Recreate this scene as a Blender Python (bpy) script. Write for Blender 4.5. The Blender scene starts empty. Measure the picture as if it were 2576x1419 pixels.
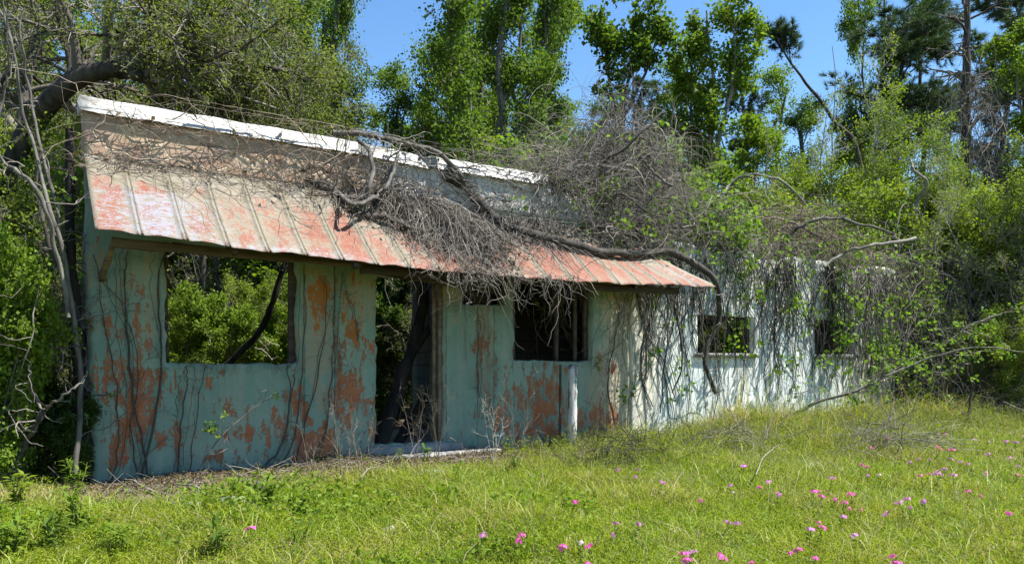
import bpy, math, random
import numpy as np
rng = np.random.default_rng(7)
random.seed(7)
scene = bpy.context.scene
COL = scene.collection

# ------------------------------------------------------------------ camera model / coordinates
FPX = 1938.0; UC = 1288.0; VH = 905.0; ZC = 1.11
TH = math.radians(34.0)
DX, DY = math.cos(TH), math.sin(TH)
NX, NY = math.sin(TH), -math.cos(TH)
OX, OY = -4.02, 7.40

def L(s, p, z):
    """facade frame (along the wall, out of the wall, up) to world"""
    s = np.asarray(s, float); p = np.asarray(p, float); z = np.asarray(z, float)
    return np.stack(np.broadcast_arrays(OX + DX*s + NX*p, OY + DY*s + NY*p, z), -1)
def to_sp(x, y):
    return (x-OX)*DX + (y-OY)*DY, (x-OX)*NX + (y-OY)*NY
def F(u, v, p=0.0):
    """photo point -> facade frame at protrusion p"""
    k = (u-UC)/FPX
    s = (k*(OY+NY*p) - (OX+NX*p)) / (DX - k*DY)
    Y = OY + DY*s + NY*p
    return s, p, ZC - (v-VH)/FPX*Y
def FW(u, v, p=0.0):
    return L(*F(u, v, p))
def W(u, v, Y):
    return np.array([(u-UC)/FPX*Y, Y, ZC-(v-VH)/FPX*Y])
def sstep(a, b, x):
    t = np.clip((x-a)/(b-a), 0, 1); return t*t*(3-2*t)
def gz(x, y):
    x = np.asarray(x, float); y = np.asarray(y, float)
    s, p = to_sp(x, y)
    far = np.clip((np.hypot(x, y)-25)/60, 0, 1)
    b = -0.05 - 0.42*sstep(0.2, 8.0, p) - 0.06*sstep(-1, 3, -s)
    b = b + 0.035*np.sin(x*1.3+.5)*np.cos(y*1.1) + 0.02*np.sin(x*3.1+y*2.3)
    return b*(1-far) - .3*far
def G(u, Y):
    x = (u-UC)/FPX*Y
    return np.array([x, Y, float(gz(x, Y))])
def ray_ground(u, v, lift=0.0):
    Y = 8.0
    for _ in range(30):
        x = (u-UC)/FPX*Y
        zt = float(gz(x, Y)) + lift
        Yn = (ZC-zt)*FPX/max(v-VH, 20)
        Y = .5*Y + .5*min(Yn, 30)
    x = (u-UC)/FPX*Y
    return np.array([x, Y, float(gz(x, Y))])

# awning: attach height and eave height along the wall
AW_P = 0.95
def aw_eave(s): return np.interp(s, [-.3, 0, 1.2, 2.6, 4.2, 5.6, 7.0, 8.0], [2.27, 2.25, 2.17, 2.11, 2.07, 2.10, 2.14, 2.15])
def aw_top(s): return np.interp(s, [-.3, 0, 5.4, 8.0], [3.07, 3.06, 2.98, 2.93])
def aw_z(s, p):
    t = np.clip(np.asarray(p)/AW_P, -.2, 1.15)
    return aw_top(s) + (aw_eave(s)-aw_top(s))*(t*1.12 - .12*t*t)
def A(u, v, lift=0.0):
    """photo point -> facade frame on the awning sheet"""
    lo, hi = 0.0, 1.3
    for _ in range(40):
        m = .5*(lo+hi); s, p, z = F(u, v, m)
        # near the camera the ray is below the sheet
        if z > aw_z(s, m): hi = m
        else: lo = m
    s, p, z = F(u, v, .5*(lo+hi))
    return s, p, z+lift

# ------------------------------------------------------------------ object helpers
def tag(o, label=None, cat=None, group=None, kind=None):
    if label: o['label'] = label
    if cat: o['category'] = cat
    if group: o['group'] = group
    if kind: o['kind'] = kind
    return o
def thing(name, label, cat, loc=(0,0,0), rz=0.0, group=None):
    o = bpy.data.objects.new(name, None); COL.objects.link(o)
    o.empty_display_size = .1
    o.location = loc; o.rotation_euler = (0, 0, rz)
    return tag(o, label, cat, group)
def build(name, V, F, mat, parent=None, origin=None, attrs=None, smooth=False):
    V = np.asarray(V, np.float32).reshape(-1, 3)
    if origin is not None: V = V - np.asarray(origin, np.float32)
    Fs = F if isinstance(F, list) else [F]
    Fs = [np.asarray(f, np.int32) for f in Fs if len(f)]
    me = bpy.data.meshes.new(name)
    me.vertices.add(len(V)); me.vertices.foreach_set('co', V.ravel())
    lt = np.concatenate([np.full(len(f), f.shape[1], np.int32) for f in Fs])
    li = np.concatenate([f.ravel() for f in Fs])
    me.loops.add(len(li)); me.loops.foreach_set('vertex_index', li)
    me.polygons.add(len(lt))
    me.polygons.foreach_set('loop_start', np.concatenate([[0], np.cumsum(lt)[:-1]]).astype(np.int32))
    if attrs:
        for k, a in attrs.items():
            at = me.attributes.new(k, 'FLOAT', 'POINT'); at.data.foreach_set('value', np.asarray(a, np.float32))
    me.update(calc_edges=True); me.validate()
    if smooth: me.polygons.foreach_set('use_smooth', np.ones(len(me.polygons), bool))
    if mat: me.materials.append(mat)
    o = bpy.data.objects.new(name, me); COL.objects.link(o)
    if parent: o.parent = parent
    if origin is not None and parent is None: o.location = origin
    return o
def dup(root, loc, rz, sc=1.0, label=None, cat=None, group=None):
    r = root.copy(); COL.objects.link(r)
    r.location = loc; r.rotation_euler = (0, 0, rz); r.scale = (sc, sc, sc) if np.isscalar(sc) else sc
    tag(r, label, cat, group)
    for ch in list(root.children):
        c = ch.copy(); COL.objects.link(c); c.parent = r
        for g in ch.children:
            d = g.copy(); COL.objects.link(d); d.parent = c
    return r

class MB:
    """collects quads/tris"""
    def __init__(s): s.V = []; s.Q = []; s.T = []; s.n = 0
    def add(s, V, Q=None, T=None):
        V = np.asarray(V, float).reshape(-1, 3)
        s.V.append(V)
        if Q is not None and len(Q): s.Q.append(np.asarray(Q)+s.n)
        if T is not None and len(T): s.T.append(np.asarray(T)+s.n)
        s.n += len(V)
    def box(s, x0, x1, y0, y1, z0, z1, jit=0.0):
        c = np.array([[x0,y0,z0],[x1,y0,z0],[x1,y1,z0],[x0,y1,z0],[x0,y0,z1],[x1,y0,z1],[x1,y1,z1],[x0,y1,z1]], float)
        if jit: c += rng.normal(0, jit, c.shape)
        s.add(c, [[0,3,2,1],[4,5,6,7],[0,1,5,4],[1,2,6,5],[2,3,7,6],[3,0,4,7]])
    def beam(s, a, b, w, h, nseg=8, jit=0.004):
        """rough timber from a to b, w horizontal, h vertical"""
        a = np.asarray(a, float); b = np.asarray(b, float)
        t = (b-a)/np.linalg.norm(b-a)
        up = np.array([0,0,1.]) if abs(t[2]) < .9 else np.array([1.,0,0])
        sx = np.cross(t, up); sx /= np.linalg.norm(sx); up = np.cross(sx, t)
        rings = []
        for k in range(nseg+1):
            c = a + (b-a)*k/nseg
            r = [c + sx*dx*w/2 + up*dz*h/2 for dx, dz in ((-1,-.8),(-.8,-1),(.8,-1),(1,-.8),(1,.8),(.8,1),(-.8,1),(-1,.8))]
            rings.append(np.array(r) + rng.normal(0, jit, (8,3)))
        V = np.concatenate(rings); Q = []
        for k in range(nseg):
            for j in range(8):
                Q.append([k*8+j, k*8+(j+1)%8, k*8+8+(j+1)%8, k*8+8+j])
        e = nseg*8
        Q += [[0,7,6,1],[1,6,5,2],[2,5,4,3],[e,e+1,e+6,e+7],[e+1,e+2,e+5,e+6],[e+2,e+3,e+4,e+5]]
        s.add(V, Q)
    def build(s, name, mat, parent=None, origin=None, smooth=False, attrs=None):
        f = []
        if s.Q: f.append(np.concatenate(s.Q))
        if s.T: f.append(np.concatenate(s.T))
        return build(name, np.concatenate(s.V), f, mat, parent, origin, attrs, smooth)

def tubes(P, R, sides=4, caps=False):
    """P (N,K,3), R (N,K) -> verts, quads"""
    P = np.asarray(P, float); R = np.asarray(R, float)
    N, K = P.shape[:2]
    T = np.gradient(P, axis=1)
    T /= np.linalg.norm(T, axis=2, keepdims=True)+1e-9
    mt = T.mean(1)
    ref = np.eye(3)[np.argmin(np.abs(mt), axis=1)][:, None, :]
    A1 = np.cross(T, ref); A1 /= np.linalg.norm(A1, axis=2, keepdims=True)+1e-9
    A2 = np.cross(T, A1)
    an = np.arange(sides)*2*np.pi/sides
    V = P[:, :, None, :] + R[:, :, None, None]*(np.cos(an)[None,None,:,None]*A1[:,:,None,:] + np.sin(an)[None,None,:,None]*A2[:,:,None,:])
    idx = np.arange(N*K*sides).reshape(N, K, sides)
    a = idx[:, :-1, :]; b = np.roll(a, -1, axis=2); d = idx[:, 1:, :]; c = np.roll(d, -1, axis=2)
    Q = np.stack([a, b, c, d], -1).reshape(-1, 4)
    return V.reshape(-1, 3), Q
def resample(pts, K, jit=0.0):
    pts = np.asarray(pts, float)
    n = len(pts)
    if n > 2:
        ext = np.vstack([2*pts[0]-pts[1], pts, 2*pts[-1]-pts[-2]])
        out = []
        for t in np.linspace(0, n-1, K):
            i = min(int(t), n-2); f = t-i
            p0, p1, p2, p3 = ext[i], ext[i+1], ext[i+2], ext[i+3]
            out.append(.5*((2*p1)+(-p0+p2)*f+(2*p0-5*p1+4*p2-p3)*f*f+(-p0+3*p1-3*p2+p3)*f**3))
        out = np.array(out)
    else:
        out = pts[0] + (pts[1]-pts[0])*np.linspace(0, 1, K)[:, None]
    if jit:
        j = rng.normal(0, jit, out.shape); j[1:-1] = (j[:-2]+j[1:-1]*2+j[2:])/3; out = out + j
    return out
def limb(pts, r0, r1, K=24, jit=0.01, sides=8, knob=.08):
    P = resample(pts, K, jit)
    R = np.interp(np.linspace(0,1,K), [0,1], [r0,r1])*(1+rng.normal(0, knob, K))
    return P[None], R[None]
def norm(a): return a/(np.linalg.norm(a, axis=-1, keepdims=True)+1e-9)
def grow(P0, D0, Ln, K, wig, up, cons=None):
    P0 = np.asarray(P0, float); D = norm(np.asarray(D0, float)); N = len(P0)
    P = np.zeros((N, K, 3)); P[:, 0] = P0; st = (np.asarray(Ln)/(K-1))[:, None]
    for k in range(1, K):
        D = norm(D + rng.normal(0, wig, (N,3)) + np.array([0,0,up]))
        q = P[:, k-1] + D*st
        if cons is not None: q = cons(q)
        P[:, k] = q
    return P
def kids(P, R, n, t0, t1, ang, lr, rr, K, wig, up, Lfix=None, shape=.5, rmin=.002, tip=.35):
    N, Kp = P.shape[:2]
    Lp = np.linalg.norm(np.diff(P, axis=1), axis=2).sum(1)
    pi = np.repeat(np.arange(N), n)
    t = rng.uniform(t0, t1, N*n)
    f = t*(Kp-1); i = np.minimum(f.astype(int), Kp-2); w = (f-i)[:, None]
    S = P[pi, i]*(1-w) + P[pi, i+1]*w
    T = norm(P[pi, i+1]-P[pi, i])
    rad = R[pi, i]*(1-w[:,0]) + R[pi, i+1]*w[:,0]
    rv = rng.normal(size=(N*n, 3)); pe = norm(rv - (rv*T).sum(1, keepdims=True)*T)
    a = np.radians(rng.normal(ang, 12, N*n))[:, None]
    D = np.cos(a)*T + np.sin(a)*pe
    Lc = (Lp[pi] if Lfix is None else Lfix)*rng.uniform(lr[0], lr[1], N*n)*(1-shape*t)
    C = grow(S, D, Lc, K, wig, up)
    r0 = np.maximum(rad*rr, rmin)
    return C, r0[:, None]*np.linspace(1, tip, K)[None]
def leaf_pts(P, per, t0=.15, jit=.06):
    N, K = P.shape[:2]
    pi = np.repeat(np.arange(N), per); t = rng.uniform(t0, 1, N*per)*(K-1)
    i = np.minimum(t.astype(int), K-2); w = (t-i)[:, None]
    return P[pi, i]*(1-w)+P[pi, i+1]*w + rng.normal(0, jit, (N*per, 3))
def leaves(pos, size, aspect=.6, upb=.6, droop=0.0, fold=.25, var=.35):
    """one folded leaf (4 verts, 1 quad) per position"""
    N = len(pos)
    nrm = norm(rng.normal(size=(N,3)) + np.array([0,0,upb]))
    rv = rng.normal(size=(N,3)) + np.array([0,0,-droop])
    ax = norm(rv - (rv*nrm).sum(1, keepdims=True)*nrm)
    sd = np.cross(nrm, ax)
    s = size*rng.uniform(1-var, 1+var, N)[:, None]
    b = pos; tp = pos + ax*s
    m = pos + ax*s*.45 + nrm*s*fold*.5
    l = m + sd*s*aspect*.5; r = m - sd*s*aspect*.5
    V = np.stack([b, r, tp, l], 1).reshape(-1, 3)
    return V, np.arange(4*N).reshape(N, 4)
def needles(pos, size, width, per, dirs=None, spread=.8):
    pi = np.repeat(np.arange(len(pos)), per); N = len(pi)
    ax = rng.normal(0, spread, (N,3))
    if dirs is not None: ax = ax + dirs[pi]
    ax = norm(ax); sd = norm(np.cross(ax, rng.normal(size=(N,3))))
    s = size*rng.uniform(.7, 1.2, N)[:, None]
    b = pos[pi]
    V = np.stack([b+sd*width*.5, b-sd*width*.5, b+ax*s], 1).reshape(-1, 3)
    return V, np.arange(3*N).reshape(N, 3)

def noise2(x, y, seed=0):
    r = np.random.default_rng(seed); T = r.random((64,64))
    xi = np.floor(x).astype(int); yi = np.floor(y).astype(int); fx = x-xi; fy = y-yi
    fx = fx*fx*(3-2*fx); fy = fy*fy*(3-2*fy)
    g = lambda a, b: T[a % 64, b % 64]
    return (g(xi,yi)*(1-fx)+g(xi+1,yi)*fx)*(1-fy)+(g(xi,yi+1)*(1-fx)+g(xi+1,yi+1)*fx)*fy
def fbm(x, y, seed=0, o=4):
    a = 0; w = .5
    for k in range(o): a = a+w*noise2(x*2**k, y*2**k, seed+k); w *= .5
    return a/.94

# ------------------------------------------------------------------ materials
class NT:
    def __init__(s, name):
        s.m = bpy.data.materials.new(name); s.m.use_nodes = True
        s.t = s.m.node_tree; s.t.nodes.clear()
        s.out = s.n('ShaderNodeOutputMaterial')
    def n(s, typ, **kw):
        nd = s.t.nodes.new(typ)
        for k, v in kw.items(): setattr(nd, k, v)
        return nd
    def l(s, a, b): s.t.links.new(a, b)
    def setv(s, sock, v):
        if isinstance(v, bpy.types.NodeSocket): s.l(v, sock)
        else: sock.default_value = v
    def mix(s, f, a, b, mode='MIX'):
        nd = s.n('ShaderNodeMix', data_type='RGBA', blend_type=mode)
        c = lambda v: v if isinstance(v, bpy.types.NodeSocket) else (*v, 1) if len(v) == 3 else v
        s.setv(nd.inputs[0], f); s.setv(nd.inputs[6], c(a)); s.setv(nd.inputs[7], c(b))
        return nd.outputs[2]
    def math(s, op, a, b=0.0, c=0.0, clamp=False):
        nd = s.n('ShaderNodeMath', operation=op, use_clamp=clamp)
        s.setv(nd.inputs[0], a); s.setv(nd.inputs[1], b); s.setv(nd.inputs[2], c)
        return nd.outputs[0]
    def coord(s, scale=(1,1,1), obj=True):
        tc = s.n('ShaderNodeTexCoord'); mp = s.n('ShaderNodeMapping')
        s.l(tc.outputs['Object'], mp.inputs[0]); mp.inputs['Scale'].default_value = scale
        return mp.outputs[0]
    def noise(s, scale, detail=4, rough=.6, vec=None, dist=0.0):
        nd = s.n('ShaderNodeTexNoise'); nd.inputs['Scale'].default_value = scale
        nd.inputs['Detail'].default_value = detail; nd.inputs['Roughness'].default_value = rough
        nd.inputs['Distortion'].default_value = dist
        if vec is None: vec = s.coord()
        s.l(vec, nd.inputs['Vector'])
        return nd.outputs[0]
    def ramp(s, f, a, b):
        nd = s.n('ShaderNodeMapRange', clamp=True)
        s.l(f, nd.inputs[0]); nd.inputs[1].default_value = a; nd.inputs[2].default_value = b
        return nd.outputs[0]
    def attr(s, name):
        return s.n('ShaderNodeAttribute', attribute_name=name).outputs['Fac']
    def island(s): return s.n('ShaderNodeNewGeometry').outputs['Random Per Island']
    def bsdf(s, col, rough=.8, spec=.3, bump=None, bstr=.4, bdist=.01, metal=0.0):
        b = s.n('ShaderNodeBsdfPrincipled')
        s.setv(b.inputs['Base Color'], col if isinstance(col, bpy.types.NodeSocket) else (*col, 1))
        s.setv(b.inputs['Roughness'], rough); b.inputs['Specular IOR Level'].default_value = spec
        s.setv(b.inputs['Metallic'], metal)
        if bump is not None:
            bp = s.n('ShaderNodeBump'); bp.inputs['Strength'].default_value = bstr; bp.inputs['Distance'].default_value = bdist
            s.l(bump, bp.inputs['Height']); s.l(bp.outputs[0], b.inputs['Normal'])
        return b
    def done(s, sh):
        s.l(sh.outputs[0] if hasattr(sh, 'outputs') else sh, s.out.inputs[0]); return s.m

def leaf_mat(name, c1, c2, c3=None, trans=.45, tw=.4, rough=.6, clump=.7, spec=.12):
    t = NT(name)
    r = t.island()
    col = t.mix(r, c1, c2)
    if c3 is not None:
        n = t.ramp(t.noise(clump, 2, .5), .42, .62)
        col = t.mix(n, col, c3)
    # slight hue/brightness scatter leaf by leaf
    col = t.mix(t.math('MULTIPLY', t.math('FRACT', t.math('MULTIPLY', r, 17.31)), .45), col, (c1[0]*.45, c1[1]*.5, c1[2]*.5))
    b = t.bsdf(col, rough, spec)
    tr = t.n('ShaderNodeBsdfTranslucent')
    tc = t.mix(1.0, col, (1.35, 1.5, .5), 'MULTIPLY')
    t.l(tc, tr.inputs[0])
    mx = t.n('ShaderNodeMixShader'); mx.inputs[0].default_value = tw
    t.l(b.outputs[0], mx.inputs[1]); t.l(tr.outputs[0], mx.inputs[2])
    return t.done(mx)
def bark_mat(name, c1, c2, sc=12, stretch=(1,1,.2), bstr=.8):
    t = NT(name)
    n = t.noise(sc, 5, .65, t.coord(stretch))
    n2 = t.noise(3, 3, .6)
    col = t.mix(t.ramp(n, .35, .65), c1, c2)
    col = t.mix(t.math('MULTIPLY', t.ramp(n2, .5, .7), .5), col, (c2[0]*1.2, c2[1]*1.25, c2[2]*1.1))
    return t.done(t.bsdf(col, .9, .15, n, bstr, .02))
def twig_mat(name, c1, c2):
    t = NT(name)
    col = t.mix(t.island(), c1, c2)
    n = t.noise(25, 3, .6)
    col = t.mix(t.math('MULTIPLY', t.ramp(n, .45, .7), .5), col, (c1[0]*.5, c1[1]*.5, c1[2]*.5))
    return t.done(t.bsdf(col, .85, .2))

M = {}
M['leaf_green'] = leaf_mat('leaf_green', (.080,.138,.020), (.150,.215,.034), (.095,.150,.024))
M['leaf_bright'] = leaf_mat('leaf_bright', (.125,.205,.020), (.210,.285,.038), (.140,.200,.028))
M['leaf_yellow'] = leaf_mat('leaf_yellow', (.175,.235,.026), (.270,.315,.048), (.125,.180,.030))
M['leaf_olive'] = leaf_mat('leaf_olive', (.125,.155,.042), (.205,.230,.070), (.150,.170,.060), clump=.5)
M['leaf_dark'] = leaf_mat('leaf_dark', (.045,.078,.018), (.075,.115,.026))
M['leaf_vine'] = leaf_mat('leaf_vine', (0.112,0.213,0.025), (0.213,0.312,0.044), (0.163,0.237,0.050))
M['needle'] = leaf_mat('needle', (0.056,0.094,0.044), (0.094,0.138,0.062), (0.050,0.075,0.044), tw=.25)
M['needle_olive'] = leaf_mat('needle_olive', (0.125,0.156,0.050), (0.175,0.200,0.075), tw=.3)
M['leaf_herb'] = leaf_mat('leaf_herb', (.12,.205,.012), (.31,.36,.025), (.26,.29,.025), clump=1.1)
M['dead_leaf'] = leaf_mat('dead_leaf', (.085,.058,.034), (.24,.18,.125), tw=.15, rough=.8)
M['bark_grey'] = bark_mat('bark_grey', (.05,.044,.038), (.16,.148,.13))
M['bark_dark'] = bark_mat('bark_dark', (.025,.022,.019), (.085,.075,.065))
M['bark_black'] = bark_mat('bark_black', (.010,.009,.008), (.032,.028,.024))
M['bark_pale'] = bark_mat('bark_pale', (.12,.108,.09), (.27,.25,.215))
M['twig_grey'] = twig_mat('twig_grey', (.04,.035,.03), (.31,.275,.235))
M['twig_tan'] = twig_mat('twig_tan', (.06,.045,.033), (.34,.275,.21))
M['twig_dark'] = twig_mat('twig_dark', (.03,.027,.022), (.09,.08,.065))
M['twig_pale'] = twig_mat('twig_pale', (.30,.27,.23), (.52,.48,.42))
M['stalk'] = twig_mat('stalk', (.10,.14,.03), (.34,.28,.15))
M['petiole'] = twig_mat('petiole', (.10,.14,.03), (.16,.18,.05))

JOINTS = [float(F(u_, 950)[0]) for u_ in (842, 1122, 1201, 1243, 765)]
def plaster_main():
    t = NT('peeling_teal_plaster')
    big = t.noise(1.3, 5, .65); mid = t.noise(5, 6, .7); fine = t.noise(26, 6, .75)
    streak = t.noise(3.0, 5, .6, t.coord((3.2, 3.2, .22)))
    teal = t.mix(t.ramp(big, .35, .65), (.140,.225,.175), (.220,.290,.222))
    teal = t.mix(t.math('MULTIPLY', t.ramp(streak, .48, .70), .55), teal, (.30,.29,.215))
    teal = t.mix(t.math('MULTIPLY', t.ramp(mid, .56, .72), .5), teal, (.11,.155,.12))
    # bare tan plaster
    vst = t.noise(7, 5, .7, t.coord((1.6, 1.6, .55)), .3)
    e = t.math('ADD', t.math('MULTIPLY', t.math('SUBTRACT', vst, .5), 3.0), t.math('MULTIPLY', t.math('SUBTRACT', fine, .5), 1.5))
    tan = t.ramp(t.math('ADD', t.attr('tan'), e), .52, .66)
    col = t.mix(t.math('MULTIPLY', tan, .85), teal, t.mix(fine, (.24,.205,.13), (.33,.29,.20)))
    col = t.mix(t.ramp(t.math('ADD', t.attr('pale'), e), .45, .6), col, t.mix(mid, (.34,.29,.19), (.50,.45,.33)))
    # red undercoat
    red = t.ramp(t.math('ADD', t.attr('red'), e), .50, .54)
    rc = t.mix(t.ramp(mid, .35, .65), (.27,.082,.032), (.35,.128,.055))
    rc = t.mix(t.math('MULTIPLY', t.ramp(fine, .5, .66), .6), rc, (.30,.22,.15))
    col = t.mix(red, col, rc)
    # orange patches
    orr = t.ramp(t.math('ADD', t.attr('orange'), e), .50, .56)
    col = t.mix(orr, col, (.32,.12,.03))
    # grime
    g = t.ramp(t.math('ADD', t.attr('grime_shade'), t.math('MULTIPLY', e, .5)), .3, .9)
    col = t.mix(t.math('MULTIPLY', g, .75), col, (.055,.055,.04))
    scuff = t.ramp(t.noise(9, 6, .75, t.coord((1,1,1.8)), 1.0), .56, .60)
    col = t.mix(t.math('MULTIPLY', scuff, .55), col, t.mix(fine, (.27,.25,.19), (.16,.17,.14)))
    sx = t.n('ShaderNodeSeparateXYZ'); tco = t.n('ShaderNodeTexCoord'); t.l(tco.outputs['Object'], sx.inputs[0])
    wob = t.math('MULTIPLY', t.math('SUBTRACT', t.noise(6, 3, .6), .5), .03)
    xw = t.math('ADD', sx.outputs[0], wob)
    line = None
    for s0 in JOINTS:
        q = t.ramp(t.math('ABSOLUTE', t.math('SUBTRACT', xw, s0)), .011, .003)
        line = q if line is None else t.math('MAXIMUM', line, q)
    line = t.math('MULTIPLY', line, t.ramp(mid, .35, .55))
    col = t.mix(t.math('MULTIPLY', line, .75), col, (.04,.038,.03))
    drip = t.ramp(t.math('ADD', t.noise(5, 6, .7, t.coord((2.2,2.2,.12))), t.math('MULTIPLY', t.ramp(sx.outputs[2], .2, 2.6), .10)), .62, .74)
    col = t.mix(t.math('MULTIPLY', drip, .5), col, (.075,.072,.05))
    sp = t.ramp(t.noise(60, 3, .6), .66, .72)
    col = t.mix(t.math('MULTIPLY', sp, .5), col, (.12,.13,.11))
    h = t.math('ADD', t.math('MULTIPLY', fine, .4), t.math('ADD', t.math('MULTIPLY', red, -.9), t.math('MULTIPLY', line, -1.0)))
    return t.done(t.bsdf(col, .88, .2, h, .7, .008))
def plaster_wing():
    t = NT('whitewashed_block_wall')
    big = t.noise(.9, 3, .55); mid = t.noise(5, 5, .65); fine = t.noise(24, 5, .7)
    streak = t.noise(3.2, 5, .62, t.coord((3.4, 3.4, .2)))
    col = t.mix(t.ramp(big, .35, .65), (.60,.65,.61), (.70,.71,.65))
    col = t.mix(t.ramp(t.attr('tan'), .2, .9), col, t.mix(mid, (.62,.54,.38), (.70,.66,.54)))
    col = t.mix(t.math('MULTIPLY', t.ramp(streak, .48, .64), .8), col, (.17,.18,.155))
    br = t.n('ShaderNodeTexBrick'); br.offset = .5
    sep = t.n('ShaderNodeSeparateXYZ'); tc = t.n('ShaderNodeTexCoord'); t.l(tc.outputs['Object'], sep.inputs[0])
    cb = t.n('ShaderNodeCombineXYZ'); t.l(sep.outputs[0], cb.inputs[0]); t.l(sep.outputs[2], cb.inputs[1])
    t.l(cb.outputs[0], br.inputs['Vector'])
    br.inputs['Scale'].default_value = 1.0; br.inputs['Brick Width'].default_value = .41; br.inputs['Row Height'].default_value = .205
    br.inputs['Mortar Size'].default_value = .006; br.inputs['Mortar Smooth'].default_value = .4
    mort = br.outputs['Fac']
    wear = t.ramp(t.noise(2.2, 4, .6), .42, .62)
    mw = t.math('MULTIPLY', mort, wear)
    col = t.mix(t.math('MULTIPLY', mw, .55), col, (.36,.38,.36))
    e = t.math('ADD', t.math('MULTIPLY', t.math('SUBTRACT', mid, .5), 1.5), t.math('MULTIPLY', t.math('SUBTRACT', fine, .5), .8))
    red = t.ramp(t.math('ADD', t.attr('red'), e), .50, .56)
    col = t.mix(red, col, (.50,.24,.14))
    bare = t.ramp(t.math('ADD', t.attr('grime_shade'), e), .5, .62)  # mask holds worn patches plus the painted shade streaks
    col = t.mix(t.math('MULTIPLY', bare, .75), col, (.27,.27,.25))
    h = t.math('ADD', t.math('MULTIPLY', fine, .35), t.math('MULTIPLY', mw, -.9))
    return t.done(t.bsdf(col, .9, .2, h, .6, .008))
def stone_mat():
    t = NT('parapet_fieldstone')
    v = t.coord((1.0, 1.0, 1.25))
    vo = t.n('ShaderNodeTexVoronoi', feature='F1'); vo.inputs['Scale'].default_value = 4.6
    ve = t.n('ShaderNodeTexVoronoi', feature='DISTANCE_TO_EDGE'); ve.inputs['Scale'].default_value = 4.6
    nz = t.noise(6, 3, .6); 
    wv = t.n('ShaderNodeVectorMath', operation='MULTIPLY_ADD'); t.l(v, wv.inputs[2])
    cb = t.n('ShaderNodeCombineXYZ'); t.l(nz, cb.inputs[0]); t.l(nz, cb.inputs[2]); t.l(cb.outputs[0], wv.inputs[0]); wv.inputs[1].default_value = (.12,.12,.12)
    for q in (vo, ve): t.l(wv.outputs[0], q.inputs['Vector'])
    sp = t.n('ShaderNodeSeparateColor'); t.l(vo.outputs['Color'], sp.inputs[0])
    col = t.mix(sp.outputs[0], (.34,.20,.14), (.52,.40,.28))
    col = t.mix(t.ramp(sp.outputs[1], .5, .9), col, (.37,.26,.20))
    fine = t.noise(22, 5, .7)
    col = t.mix(t.math('MULTIPLY', t.ramp(fine, .45, .7), .6), col, (.30,.24,.18))
    mo = t.ramp(ve.outputs['Distance'], .0, .045)
    col = t.mix(mo, (.44,.38,.29), col)
    # white plaster takes over towards the far end
    w = t.ramp(t.math('ADD', t.attr('white'), t.math('MULTIPLY', t.math('SUBTRACT', t.noise(4, 5, .65), .5), 1.2)), .45, .55)
    wc = t.mix(t.ramp(t.noise(3, 5, .6, t.coord((3,3,.4))), .45, .65), (.56,.55,.52), (.36,.34,.31))
    col = t.mix(w, col, wc)
    h = t.math('ADD', mo, t.math('MULTIPLY', fine, .5))
    return t.done(t.bsdf(col, .9, .15, h, .7, .015))
def cap_mat():
    t = NT('white_painted_coping')
    f = t.noise(14, 5, .65, t.coord((.5,1,1))); f2 = t.noise(3, 4, .6)
    col = t.mix(t.math('MULTIPLY', t.ramp(f, .48, .62), .85), (.42,.42,.405), (.17,.16,.135))
    col = t.mix(t.math('MULTIPLY', t.ramp(f2, .58, .7), .4), col, (.24,.235,.21))
    return t.done(t.bsdf(col, .6, .3, f, .2, .004))
def metal_mat():
    t = NT('peeling_painted_tin')
    # flaking runs down the slope, scuffs run across it
    scr = t.noise(9, 6, .75, t.coord((3.0, .7, .7)), .4)
    scr2 = t.noise(13, 6, .75, t.coord((.9, 2.2, 2.2)), .8)
    fine = t.noise(55, 5, .75); mid = t.noise(3.6, 6, .7)
    c5 = lambda n, k: t.math('MULTIPLY', t.math('SUBTRACT', n, .5), k)
    cream = t.mix(t.ramp(scr, .35, .65), (.150,.126,.083), (.215,.19,.14))
    cream = t.mix(t.math('MULTIPLY', t.ramp(mid, .48, .66), .6), cream, (.20,.19,.165))
    cream = t.mix(t.math('MULTIPLY', t.ramp(scr2, .54, .7), .5), cream, (.27,.25,.215))
    e = t.math('ADD', c5(scr, 1.7), t.math('ADD', c5(mid, 1.5), c5(fine, 2.0)))
    e2 = t.math('ADD', c5(scr2, 2.4), c5(fine, 1.8))
    red = t.ramp(t.math('ADD', t.attr('red'), e), .44, .56)
    rc = t.mix(t.ramp(scr2, .35, .65), (.175,.040,.016), (.215,.072,.038))
    rc = t.mix(t.math('MULTIPLY', t.ramp(fine, .5, .66), .45), rc, (.21,.14,.10))
    col = t.mix(t.math('MULTIPLY', red, .92), cream, rc)
    lil = t.ramp(t.math('ADD', t.attr('lilac'), e2), .48, .58)
    col = t.mix(t.math('MULTIPLY', lil, .9), col, t.mix(scr2, (.185,.188,.225), (.235,.236,.262)))
    g = t.ramp(t.math('ADD', t.attr('grime_shade'), c5(scr, 1.2)), .35, .85)
    col = t.mix(t.math('MULTIPLY', g, .7), col, (.12,.105,.08))
    rust = t.ramp(t.math('ADD', t.attr('rust'), t.math('ADD', c5(scr, 1.6), c5(fine, .8))), .48, .6)
    col = t.mix(t.math('MULTIPLY', rust, .8), col, (.075,.035,.018))
    h = t.math('ADD', t.math('MULTIPLY', fine, .5), mid)
    return t.done(t.bsdf(col, .6, .25, h, .35, .012))
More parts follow.
